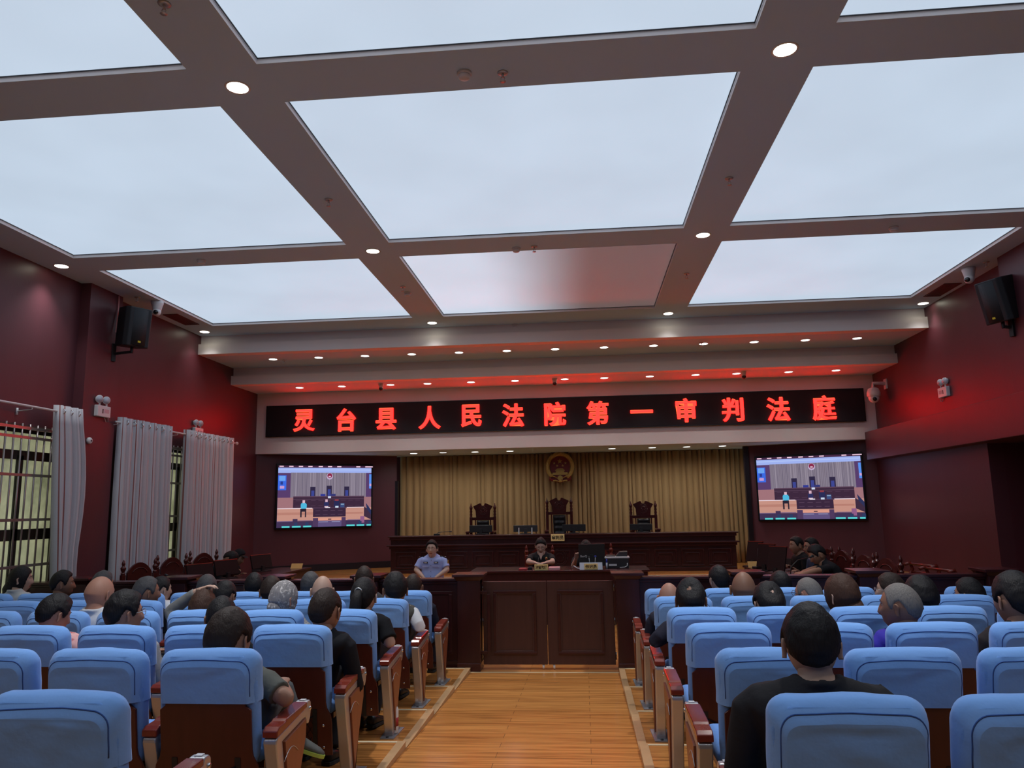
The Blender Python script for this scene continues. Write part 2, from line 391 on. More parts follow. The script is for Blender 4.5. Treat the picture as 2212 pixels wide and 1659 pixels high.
for k in range(13):
    downlight(-5.457+.843*k, 12.9, ZS1, .07, False, 22, 'small white downlight in the upper step above the sign', 'upper step downlights')
    downlight(-5.42+.8413*k + (.12 if k == 2 else .1 if k == 6 else -.1 if k == 10 else 0), 14.12, ZS2, .07, False, 22, 'small white downlight in the lower step just above the sign', 'lower step downlights')
for x in (-3.49, -2.87, -2.2, -1.47, .62, 1.43, 2.12, 2.83):
    downlight(x, 15.6, ZF, .07, False, 26, 'small white downlight under the sign fascia over the judges platform', 'platform downlights', 168)

# ---- windows with security bars
glass_m = mat('frosted window film', (.50, .55, .40), .35, .4, var=(3, .3), emis=((.30, .33, .20), .42))
nt, b_, N, L = nodes(glass_m)
tc = N('ShaderNodeTexCoord'); n1 = N('ShaderNodeTexNoise'); n1.inputs['Scale'].default_value = 1.5; n1.inputs['Detail'].default_value = 6; n1.inputs['Roughness'].default_value = .7
L(tc.outputs['Object'], n1.inputs[0])
rp = N('ShaderNodeValToRGB'); E_ = rp.color_ramp.elements
E_[0].position = .3; E_[0].color = (.10, .11, .055, 1); E_[1].position = .62; E_[1].color = (.36, .37, .22, 1)
e = E_.new(.72); e.color = (.95, .9, .6, 1)
L(n1.outputs[0], rp.inputs[0]); L(rp.outputs[0], b_.inputs['Emission Color']); b_.inputs['Emission Strength'].default_value = .8
for wi, (y0, y1) in enumerate(win):
    fr = MB(); xw = XL-.16
    def bar(a, c, z0, z1, d=.05): fr.box(xw-d/2, xw+d/2, a, c, z0, z1, win_frame)
    zt1 = 2.46 if wi == 0 else 2.50; zt0 = 1.52
    bar(y0, y1, ZW1-.07, ZW1); bar(y0, y1, ZW0, ZW0+.06); bar(y0, y0+.06, ZW0, ZW1); bar(y1-.06, y1, ZW0, ZW1)
    bar(y0, y1, zt1-.05, zt1+.06); bar(y0, y1, zt0-.06, zt0+.07)
    for q in ([7.25, 8.5] if wi == 0 else [11.05, 12.1]): bar(q-.05, q+.05, ZW0, zt1)
    o = struct(fr.build('window_%d' % (wi+1)))
    struct(MB().box(xw-.006, xw+.006, y0+.03, y1-.03, ZW0+.03, ZW1-.03, glass_m).build('window_pane', o))
    g = MB(); n = int((y1-y0)/.125)
    for k in range(1, n): g.tube([(XL+.02, y0+k*(y1-y0)/n, ZW0-.1), (XL+.02, y0+k*(y1-y0)/n, ZW1+.02)], .011, steel_bar, 6)
    for z in (1.17, 1.70, 2.22, 2.66, ZW1-.03): g.box(XL+.012, XL+.03, y0-.02, y1+.02, z-.016, z+.016, steel_bar)
    tag(g.build('security_grille'), 'steel bar window grille, %s' % ('beside the wall pilaster, half behind one bunched curtain' if wi == 0 else 'seen in the gap between the two wide curtains'), 'window bars')
    struct(MB().box(XL-.14, XL-.001, y0+.01, y1-.01, ZW0, ZW0+.02, white_paint).build('window_sill', o))
# ---------------------------------------------------------------- barrier, gate, desks and bench
def molding(b, x0, x1, z0, z1, y, w, m, d=.014):
    """raised rectangular moulding on a face looking towards -Y"""
    for a, c, e, f in ((x0, x1, z1-w, z1), (x0, x1, z0, z0+w), (x0, x0+w, z0+w, z1-w), (x1-w, x1, z0+w, z1-w)):
        b.box(a, c, y-d, y+.002, e, f, m)
def post(parent, xc, w=.25):
    p = MB(); p.box(xc-w/2, xc+w/2, YN+.02, YN+.28, 0, .97, dark_wood_v); p.box(xc-w/2-.003, xc+w/2+.003, YN+.008, YN+.292, 0, .09, dark_wood)
    p.build('post', parent, bevel=.006)
    c = MB(); c.prism([(xc-w/2-.05, YN-.03, 1.0), (xc+w/2+.05, YN-.03, 1.0), (xc+w/2+.05, YN+.33, 1.0), (xc-w/2-.05, YN+.33, 1.0)], (0, 0, .028), dark_wood)
    c.loft([[(xc-w/2-q, YN+.02-q, z), (xc+w/2+q, YN+.02-q, z), (xc+w/2+q, YN+.28+q, z), (xc-w/2-q, YN+.28+q, z)] for q, z in ((0, .955), (.012, .965), (.035, 1.0))], dark_wood, smooth=False)
    c.build('post_cap', parent, bevel=.004)
def barrier(label, posts, x0, x1):
    t = thing('courtroom_barrier', label, 'barrier', (0, 0, 0))
    cuts = sorted([x0, x1]+[v for p in posts for v in (p-.125, p+.125)])
    cuts = [c for c in cuts if x0 <= c <= x1]
    segs = []
    for i in range(len(cuts)-1):
        mid = (cuts[i]+cuts[i+1])/2
        if all(abs(mid-p) > .12 for p in posts): segs.append((cuts[i], cuts[i+1]))
    for a, c in segs:
        b = MB(); b.box(a, c, YN+.11, YN+.19, 0, .95, dark_wood_v); b.box(a, c, YN+.10, YN+.20, 0, .1, dark_wood)
        molding(b, a+.07, c-.07, .17, .84, YN+.11, .035, dark_wood); b.build('panel', t, bevel=.003)
        b = MB(); b.box(a, c, YN+.06, YN+.24, .948, .978, dark_wood); b.box(a, c, YN+.085, YN+.215, .92, .948, dark_wood); b.build('rail_cap', t, bevel=.005)
    for p in posts: post(t, p)
    return t
barrier('long dark rosewood courtroom barrier between window wall and gate', [-5.85, -4.66, -3.52, -2.43, -1.285], XL+.01, -1.16)
barrier('long dark rosewood courtroom barrier between gate and far wall', [.45, 1.72, 2.99, 4.28], .33, XR-.19)
def leaf(x0, x1, label, hinge_left):
    t = thing('swing_gate', label, 'gate', (0, 0, 0)); y = YN+.15
    MB().box(x0, x1, y, y+.04, .052, .935, gate_wood).build('door_leaf', t, bevel=.004)
    b = MB(); molding(b, x0+.115, x1-.115, .16, .835, y, .028, dark_wood, .018); molding(b, x0+.135, x1-.135, .18, .815, y, .02, gate_wood, .012)
    b.build('moulding', t, bevel=.003)
    hx = x0-.006 if hinge_left else x1+.006
    for z in (.86, .50, .14):
        MB().tube([(hx, y+.02, z-.04), (hx, y+.02, z+.04)], .006, chrome, 8).build('hinge', t)
    cx = x1-.05 if hinge_left else x0+.06
    MB().box(cx-.012, cx+.012, y+.008, y+.032, .036, .055, silver).build('caster_bracket', t)
    w = MB(); w.tube([(cx-.008, y+.02, .025), (cx+.012, y+.02, .025)], .0245, white_plastic, 14); w.build('caster_wheel', t)
leaf(-1.14, -.437, 'brown panelled gate leaf hinged on the window side post', True)
leaf(-.43, .298, 'brown panelled gate leaf hinged on the far side post', False)

def panelled(b, x0, x1, z0, z1, y, n, m1, m2):
    w = (x1-x0)/n
    for k in range(n):
        a = x0+k*w+.04; c = x0+(k+1)*w-.04
        molding(b, a, c, z0, z1, y, .022, m1, .024); molding(b, a+.075, c-.075, z0+.06, z1-.07, y, .018, m1, .018)
# clerks' desk
DX0, DX1, DY0, DY1, DZ = -1.72, .93, 11.78, 12.5, .795
t = thing('clerk_desk', 'long dark rosewood clerks desk behind the brown gate', 'desk', (0, 0, 0))
MB().box(DX0-.03, DX1+.03, DY0-.03, DY1, DZ-.035, DZ, dark_wood).build('desk_top', t, bevel=.006)
b = MB(); b.box(DX0, DX1, DY0, DY0+.05, 0, DZ-.036, dark_wood_v); panelled(b, DX0, DX1, .1, .62, DY0, 5, dark_wood, dark_wood); b.build('front_panel', t, bevel=.003)
for x in (DX0, DX1-.04): MB().box(x, x+.04, DY0+.051, DY1-.02, 0, DZ-.036, dark_wood_v).build('side_panel', t)
# judges' bench
BX0, BX1, BY, BZ = -3.71, 2.78, 14.6, 1.232
t = thing('judges_bench', 'long panelled dark rosewood judges bench on the raised platform', 'bench', (0, 0, 0))
b = MB(); b.box(BX0-.05, BX1+.05, BY-.06, BY+.42, BZ-.025, BZ, dark_wood); b.box(BX0-.02, BX1+.02, BY-.03, BY+.02, BZ-.075, BZ-.025, dark_wood); b.build('top_ledge', t, bevel=.006)
b = MB(); b.box(BX0, BX1, BY, BY+.06, BZ-.18, BZ-.026, dark_wood_v); b.build('upper_screen', t)
b = MB(); b.box(BX0-.06, BX1+.06, BY-.09, BY+.06, BZ-.195, BZ-.165, dark_wood); b.box(BX0-.02, BX1+.02, BY-.04, BY+.05, BZ-.245, BZ-.195, dark_wood); b.build('lower_ledge', t, bevel=.006)
b = MB(); b.box(BX0, BX1, BY, BY+.05, ZP, BZ-.246, dark_wood_v); b.box(BX0, BX1, BY-.012, BY, ZP, ZP+.07, dark_wood)
ex0, ex1 = -.665, -.275
panelled(b, BX0+.05, ex0-.03, ZP+.09, BZ-.30, BY, 6, dark_wood, dark_wood); panelled(b, ex1+.03, BX1-.05, ZP+.09, BZ-.30, BY, 6, dark_wood, dark_wood)
molding(b, ex0, ex1, ZP+.09, BZ-.30, BY, .022, dark_wood, .02); b.build('front_panel', t, bevel=.003)
b = MB(); cz = ZP+.27; cx = (ex0+ex1)/2
for rr in (.145, .118, .07):
    b.tube([(cx+rr*math.cos(q), BY-.012, cz+rr*math.sin(q)*1.06) for q in (2*PI*k/28 for k in range(29))], .006, dark_wood, 6)
for z, w in ((cz+.07, .05), (cz+.04, .07), (cz-.03, .07), (cz-.07, .05)): b.box(cx-w, cx+w, BY-.018, BY, z-.006, z+.006, dark_wood)
b.box(cx-.008, cx+.008, BY-.016, BY, cz-.08, cz+.08, dark_wood); b.build('carved_emblem', t)
for x in (BX0, BX1-.04): MB().box(x, x+.04, BY+.051, BY+.42, ZP, BZ-.026, dark_wood_v).build('side_panel', t)
MB().box(BX0, BX1, BY+.06, BY+.42, ZP+.56, ZP+.60, dark_wood).build('work_shelf', t)

# ---------------------------------------------------------------- sign
t = thing('led_sign', 'long black LED board with thirteen glowing red Chinese characters', 'sign', (0, 0, 0))
MB().box(-6.30, 5.318, Y2-.06, Y2-.001, 3.234, 3.838, led_black).build('board', t)
b = MB()
for z0, z1 in ((3.222, 3.236), (3.836, 3.85)): b.box(-6.315, 5.333, Y2-.066, Y2-.001, z0, z1, screen_frame)
for x0 in (-6.315, 5.318): b.box(x0, x0+.015, Y2-.066, Y2-.001, 3.236, 3.836, screen_frame)
b.build('frame', t)
SX = (657, 748, 834, 928, 1018, 1108, 1199, 1291, 1386, 1482, 1583, 1681, 1780)
SY = (908, 907, 905, 902, 898, 897, 894, 892, 889, 886, 885, 884, 881)
for ch, x, y in zip('灵台县人民法院第一审判法庭', SX, SY):
    p = px(x, y, Y=Y2-.07)
    fat = text_mesh(ch, .475, .002, .013, led_edge); thin = text_mesh(ch, .475, .002, .004, led_red)
    b = MB(); b.add(fat.v, fat.f, led_edge, X=T(0, .0, 0))
    for dx in (-.013, 0, .013): b.add(thin.v, thin.f, led_red, X=T(dx, -.004-.0007*abs(dx)/.013, 0))
    for i in range(len(b.v)):
        v = b.v[i]; b.v[i] = (v[0]*.92, v[1], v[2])
    b.build('character', t, loc=(p.x, p.y, p.z))

# ---------------------------------------------------------------- wall screens with the live picture
EM = {}
def em(c, k=1.0):
    if c not in EM:
        l = s2l(c); EM[c] = mat('screen light %d %d %d' % c, (.01, .01, .01), .3, .3, emis=(l, .9))
    return EM[c]
def picture(b):
    """the courtroom seen from its own ceiling camera, in 1 x 1 picture units (x right, y down)"""
    ly = [0]
    def q(x0, y0, x1, y1, c, pts=None):
        ly[0] += .00012
        P = pts or [(x0, y0), (x1, y0), (x1, y1), (x0, y1)]
        b.add([(x-.5, -ly[0], .5-y) for x, y in P], [tuple(range(len(P)))], em(c))
    q(0, 0, 1, 1, (110, 90, 150)); q(0, 0, 1, .04, (70, 40, 70))
    for x in (.01, .11, .21, .31, .42, .52, .62, .83, .93, .97): q(x, .005, x+.045, .022, (255, 215, 235))
    q(0, .035, 1, .12, (165, 185, 250)); q(0, .06, 1, .075, (185, 205, 255))
    q(.0, .12, .14, .60, (90, 62, 110)); q(.92, .115, 1, .55, (90, 62, 110))
    q(.13, .115, .94, .52, (138, 128, 145))
    x = .135
    rr = random.Random(3)
    while x < .93:
        w = rr.uniform(.004, .012); q(x, .115, x+w*.5, .52, rr.choice([(98, 90, 110), (160, 150, 165), (115, 105, 120)])); x += w+.006
    q(0, .16, .085, .40, (60, 110, 235)); q(.01, .17, .075, .25, (110, 170, 250)); q(.02, .33, .065, .375, (205, 160, 215)); q(.025, .26, .05, .31, (40, 60, 150))
    q(.975, .14, 1, .38, (90, 150, 245)); q(.98, .3, 1, .34, (215, 170, 225))
    cx = .54; el = [(cx+.034*math.cos(k), .175+.055*math.sin(k)) for k in (2*PI*i/16 for i in range(16))]
    q(0, 0, 0, 0, (200, 180, 215), el); el = [(cx+.026*math.cos(k), .165+.04*math.sin(k)) for k in (2*PI*i/16 for i in range(16))]
    q(0, 0, 0, 0, (140, 40, 75), el); q(cx-.012, .17, cx+.012, .19, (225, 200, 220))
    for a, top in ((.335, .35), (.51, .33), (.70, .345)):
        q(a, top, a+.055, .50, (48, 40, 70)); q(a+.012, top+.06, a+.043, .5, (62, 72, 150))
    for a, c in ((.445, (50, 60, 150)), (.555, (52, 56, 120))): q(a, .465, a+.052, .50, c)
    q(0, .52, 1, .70, (165, 118, 125)); q(.16, .50, .92, .69, (62, 40, 62)); q(.16, .50, .92, .515, (96, 70, 92)); q(.16, .545, .92, .553, (95, 70, 92))
    for k in range(9): q(.185+.08*k, .57, .235+.08*k, .576, (92, 66, 90)); q(.185+.08*k, .655, .235+.08*k, .66, (92, 66, 90))
    q(.525, .505, .557, .535, (215, 225, 250))
    q(0, .69, 1, .90, (205, 150, 135)); q(0, .69, .38, .702, (245, 225, 235)); q(.72, .685, .92, .697, (245, 225, 235))
    q(0, .76, .37, .80, (190, 132, 118)); q(.72, .77, .91, .80, (190, 132, 118))
    q(.37, .695, .72, .84, (58, 38, 62)); q(.36, .685, .73, .70, (82, 58, 84))
    for k in range(4): q(.395+.08*k, .735, .445+.08*k, .741, (100, 76, 100)); q(.395+.08*k, .80, .445+.08*k, .806, (100, 76, 100))
    q(.245, .61, .295, .70, (80, 190, 230)); q(.24, .63, .302, .685, (80, 190, 230)); q(.257, .565, .283, .61, (225, 190, 205))
    q(.236, .70, .252, .84, (40, 34, 50)); q(.285, .70, .298, .84, (40, 34, 50)); q(.24, .70, .296, .75, (40, 34, 50))
    q(.485, .60, .535, .68, (44, 48, 96)); q(.497, .555, .522, .60, (220, 180, 200)); q(.49, .665, .53, .69, (225, 190, 205)); q(.5, .68, .55, .695, (245, 240, 250))
    q(.59, .575, .65, .68, (40, 44, 88)); q(.60, .555, .64, .58, (150, 60, 70)); q(.605, .665, .64, .695, (205, 220, 240)); q(.66, .62, .705, .69, (60, 80, 130)); q(.665, .63, .70, .645, (150, 180, 205))
    q(.92, .70, 1, .88, (64, 44, 66), [(.92, .68), (1, .76), (1, .90), (.92, .84)]); q(0, 0, 0, 0, (44, 50, 92), [(.94, .62), (.96, .66), (1, .74), (1, .82), (.95, .72)])
    q(0, .90, 1, 1, (66, 50, 86)); q(0, .895, .17, .905, (120, 100, 140)); q(.21, .885, .36, .895, (120, 100, 140)); q(.74, .89, .9, .898, (120, 100, 140))
    q(.42, .86, .68, .90, (230, 160, 140)); q(.53, .872, .565, .886, (40, 30, 50))
    q(.37, .855, .425, 1, (80, 58, 96)); q(.675, .85, .72, 1, (80, 58, 96)); q(.16, .865, .21, .96, (66, 50, 86)); q(.88, .84, .925, .95, (150, 96, 140))
    q(.425, .90, .675, 1, (98, 84, 130)); q(.43, .915, .53, .925, (150, 150, 185)); q(.57, .915, .66, .925, (150, 150, 185))
    for x, w, c in ((.05, .08, 0), (.155, .09, 1), (.27, .085, 1), (.73, .09, 0), (.84, .085, 1), (.95, .05, 1)):
        q(x, .975, x+w, 1, (95, 225, 225))
        if c: q(x+.02, .92, x+.055, .975, (46, 60, 100))
def wall_screen(name, label, tl, tr, z0, z1, off_):
    p = Vector(tl); q = Vector(tr); w = (q-p).length; h = z1-z0
    t = thing(name, label, 'screen', ((p.x+q.x)/2, (p.y+q.y)/2, (z0+z1)/2), math.atan2(q.y-p.y, q.x-p.x))
    f = MB(); e = .035
    f.box(-w/2-e, w/2+e, -.05, off_, -h/2-e, h/2+e, screen_frame); f.build('bezel', t, bevel=.004)
    b = MB(); picture(b); b.add([(-.5, .001, -.5), (.5, .001, -.5), (.5, .001, .5), (-.5, .001, .5)], [(0, 1, 2, 3)], em((110, 90, 150)))
    b.v = [(v[0]*w, v[1]-.052, v[2]*h) for v in b.v]; b.build('display', t)
def along(p, q, s, d): 
    v = Vector((q[0]-p[0], q[1]-p[1])); u = v.normalized(); n = Vector((u.y, -u.x)); g = Vector(p)+v*s+n*d; return (g.x, g.y)
wall_screen('wall_screen', 'wall screen showing a live courtroom picture, on the window side wall', along(LA, LB_, .145, .03), along(LA, LB_, .80, .03), 1.416, 2.665, .028)
wall_screen('wall_screen', 'wall screen showing a live courtroom picture, by the wall bulkhead', along(RA_, RB_, .075, .03), along(RA_, RB_, .885, .03), 1.418, 2.636, .028)

# ---------------------------------------------------------------- gold curtain and emblem
curtain_m = mat('gold brown curtain', (.37, .225, .10), .75, .25, bump=(40, .2), var=(3, .15, (6, 6, .3)), sheen=.2)
def pleats(x0, x1, z0, z1, period, amp, seed, m, pw=.7, nz=6):
    rr = random.Random(seed); pts = []; x = x0
    while x < x1:
        p = period*rr.uniform(.6, 1.5); a = amp*rr.uniform(.6, 1.2)
        for k in range(6):
            s = k/6; pts.append((x+p*s, -a*(math.sin(PI*s)**pw if s < .999 else 0)))
        x += p
    b = MB(); rings = []
    for j in range(nz+1):
        s = j/nz; z = z1+(z0-z1)*s
        rings.append([(u, v*(.75+.45*s)+.004*math.sin(u*9+s*3), z) for u, v in pts])
    n = len(pts); vs = [p for r_ in rings for p in r_]
    b.add(vs, [(j*n+i, j*n+i+1, (j+1)*n+i+1, (j+1)*n+i) for j in range(nz) for i in range(n-1)], m, True); return b
o = pleats(-4.0, 3.33, ZP+.005, ZF-.005, .118, .075, 5, curtain_m, .5).build('stage_curtain', loc=(0, 16.55, 0))
o.modifiers.new('s', 'SOLIDIFY').thickness = .006
tag(o, 'wide gold brown pleated curtain behind the judges bench', 'curtain')
p = px(1209.5, 1009, Y=16.3); t = thing('national_emblem', 'round red and gold national emblem hanging on the gold curtain', 'emblem', (p.x, 16.34, p.z))
def disc(rad, y0, y1, m, sz=1.0, n=40, cx=0, cz=0):
    b = MB(); b.prism([(cx+rad*math.cos(2*PI*k/n), y0, cz+rad*sz*math.sin(2*PI*k/n)) for k in range(n)], (0, y1-y0, 0), m); return b
disc(.30, -.02, .03, emblem_red, 1.04).build('red_field', t)
b = MB()
arc = [R(a) for a in range(-58, 239, 9)]
b.tube([(.262*math.cos(a), -.03, .27*math.sin(a)+.01) for a in arc], .045, gold, 8, flat=1)
for k, a in enumerate(arc[:-1]):
    for s in (-1, 1):
        c = (.262*math.cos(a+.07), -.06, .27*math.sin(a+.07)+.01); b.ball((c[0]+s*.02*math.cos(a), c[1], c[2]+s*.02*math.sin(a)), (.014, .012, .02), gold, 6, 4)
b.build('wheat_ring', t)
def star(cx, cz, rad):
    b = MB(); P = []
    for k in range(10):
        a = PI/2+k*PI/5; q = rad if k % 2 == 0 else rad*.42; P.append((cx+q*math.cos(a), -.035, cz+q*math.sin(a)))
    b.prism(P, (0, .02, 0), gold); return b
star(0, .125, .06).build('star', t)
for x, z in ((-.12, .085), (-.06, .03), (.06, .03), (.12, .085)): star(x, z, .03).build('star', t)
b = MB()
for x0, x1, z0, z1 in ((-.16, .16, -.135, -.115), (-.19, .19, -.165, -.135), (-.09, .09, -.115, -.095), (-.10, .10, -.083, -.07), (-.085, .085, -.095, -.083), (-.075, .075, -.058, -.048)): b.box(x0, x1, -.045, -.02, z0, z1, gold)
b.prism([(-.11, -.045, -.068), (.11, -.045, -.068), (.08, -.045, -.05), (-.08, -.045, -.05)], (0, .025, 0), gold)
b.prism([(-.085, -.045, -.046), (.085, -.045, -.046), (.06, -.045, -.03), (-.06, -.045, -.03)], (0, .025, 0), gold)
for k in range(5): b.box(-.085+.04*k, -.075+.04*k, -.05, -.02, -.115, -.05, gold)
b.build('gate_tower', t)
b = MB(); P = []
for k in range(40):
    a = 2*PI*k/40; q = .062 if k % 4 < 2 else .052; P.append((q*math.cos(a), -.05, -.235+q*math.sin(a)))
b.prism(P, (0, .03, 0), gold); b.build('cog_wheel', t)
b = MB()
for s in (-1, 1):
    b.loft([[(s*x, -.055, z-w), (s*x, -.055, z+w), (s*x, -.02, z+w), (s*x, -.02, z-w)] for x, z, w in ((.02, -.30, .03), (.10, -.29, .022), (.19, -.27, .03), (.225, -.22, .035), (.24, -.30, .03))], emblem_red)
b.build('red_ribbon', t)
b = MB()
for s in (-1, 1):
    b.tube([(s*.05, -.06, -.30), (s*.10, -.065, -.285), (s*.15, -.06, -.29)], .016, gold, 6); b.tube([(s*.06, -.06, -.235), (s*.12, -.06, -.20), (s*.19, -.06, -.19)], .012, gold, 6)
b.ball((0, -.06, -.30), (.045, .02, .024), gold); b.build('gold_knot', t)
MB().box(-.19, .19, .0, .05, .30, .42, dark_wood).build('hanger_board', t)
# ---------------------------------------------------------------- auditorium seats
TIPY = lambda i: 2.97+ROW*i              # front tip of the armrests of row i (0 rear ... 5 front)
SEATX = lambda side, c: (-1.7535-.551*c) if side == 'W' else (.7945+.551*c)
def yr(z): return -.14-.1455*(z-.15)
def shear(pts): return [(x, y+yr(z), z) for x, y, z in pts]
def cover_mesh(seed):
    rr = random.Random(seed)
    def outline(dy, hw, zt, rad, zb=.678):
        P = [(-hw, zb)]
        for k in range(4): P.append((-hw, zb+(zt-rad-zb)*(k+1)/4))
        for k in range(1, 8): a = PI-PI/2*k/7; P.append((-hw+rad+rad*math.cos(a), zt-rad+rad*math.sin(a)))
        for k in range(1, 7): P.append((-hw+rad+(2*hw-2*rad)*k/6, zt+.004*math.sin(PI*k/6)))
        for k in range(1, 8): a = PI/2-PI/2*k/7; P.append((hw-rad+rad*math.cos(a), zt-rad+rad*math.sin(a)))
        for k in range(1, 5): P.append((hw, zt-rad-(zt-rad-zb)*k/4))
        out = []
        for x, z in P:
            n = noise.noise_vector(Vector((x*7+seed*3.1, dy*20, z*9)))*.5+noise.noise_vector(Vector((x*22+seed, dy*40, z*26)))*.25
            k = min(1, (z-zb)/.05+.35)
            out.append((x+n.x*.008*k, dy+n.y*.006, z+n.z*.009*k))
        return shear(out)
    L = [outline(*a) for a in ((-.009, .198, .838, .045), (-.006, .205, .845, .05), (.006, .212, .866, .056), (.015, .219, .880, .060), (.036, .231, .899, .064), (.060, .2385, .910, .066), (.088, .2385, .910, .066), (.104, .231, .898, .062), (.109, .217, .88, .055))]
    b = MB(); n = len(L[0])
    # rear face as a grid that can show slack cloth
    rows = []; nb = 7
    b.loft(L, blue_cover, (False, True), False, True)
    left = L[0][:12]; right = list(reversed(L[0][-12:])); grid = []
    for j in range(12):
        a, c = Vector(left[j]), Vector(right[j]); row = []
        for k in range(13):
            p = a.lerp(c, k/12); w = math.sin(PI*k/12)*math.sin(PI*min(1, (j+.6)/9))
            p.y += w*(noise.noise(Vector((p.x*8+seed*2.3, seed, p.z*14)))*.012+noise.noise(Vector((p.x*20, seed+5, p.z*34)))*.004)
            row.append(tuple(p))
        grid.append(row)
    top = L[0][11:n-11]
    m_ = len(grid[-1])
    b.add([p for r in grid for p in r], [(j*13+i, j*13+i+1, (j+1)*13+i+1, (j+1)*13+i) for j in range(11) for i in range(12)], blue_cover, True)
    b.add([tuple(top[0])]+[tuple(p) for p in top[1:-1]]+[tuple(top[-1])]+[grid[-1][k] for k in range(11, 0, -1)], [tuple(range(len(top)+11))], blue_cover, True)
    me = b.mesh('cover'); s = MB(); s.tube(L[2][1:-1], .0026, blue_seam, 5); sm = s.mesh('seam')
    return me, sm
COVERS = [cover_mesh(k) for k in range(4)]
def arm_meshes(end, s):
    """armrest unit centred on x = 0; s = +1 when its aisle face looks towards +X"""
    hw = .032; fr = MB()
    P = [(-.045, .03), (-.187, .495), (-.186, .512), (-.172, .523), (.19, .565), (.20, .588), (.235, .589), (.252, .575), (.257, .545), (.247, .50), (.225, .475), (.20, .49), (.185, .52), (-.112, .486), (.012, .03)]
    fr.prism([(-hw, y, z) for y, z in P], (2*hw, 0, 0), silver)
    pad = MB(); Q = [(-.19, .522), (-.19, .552), (-.165, .566), (-.09, .570), (-.075, .578), (.188, .590), (.188, .563)]
    pad.prism([(-hw-.004, y, z) for y, z in Q], (2*hw+.008, 0, 0), arm_wood)
    ft = MB(); ft.prism([(-.05, -.10, 0), (.05, -.10, 0), (.062, .19, 0), (-.062, .19, 0)], (0, 0, .008), silver_foot)
    ft.loft([[(-.03, y0, z), (.03, y0, z), (.036, y1, z), (-.036, y1, z)] for y0, y1, z in ((-.05, .17, .008), (-.045, .12, .03), (-.03, .05, .055))], silver_foot, smooth=False)
    ft.lathe([(.012, .008), (.012, .014), (.004, .016)], dark_grey, 8, T(0, -.08, 0))
    pn = MB(); a, c = (hw+.001-.012, hw+.010) if end else (-.008, .008)
    if s < 0: a, c = -c, -a
    pn.prism([(a, y, z) for y, z in ((-.105, .484), (.165, .516), (.162, .43), (.083, .26), (-.005, .04), (.01, .04), (-.02, .14), (-.145, .48)) if True][:5]+[(a, .005, .035)], (c-a, 0, 0), panel_wood if end else seat_wood)
    arc = None
    if end:
        arc = MB(); xx = c+.001 if s > 0 else a-.001
        arc.tube([(xx, -.115+.17*t, .375+.065*math.sin(PI*(.12+.75*t))) for t in [k/10 for k in range(11)]], .0022, silver, 5)
        if s > 0: pass
    but = MB(); xx = (hw+.002)*s
    but.tube([(xx-.004*s, .235, .548), (xx+.003*s, .235, .548)], .011, chrome, 10)
    plt = MB(); plt.box(-.014, .014, .208, .235, .5885, .5925, white_plastic)
    return fr, pad, ft, pn, arc, but, plt
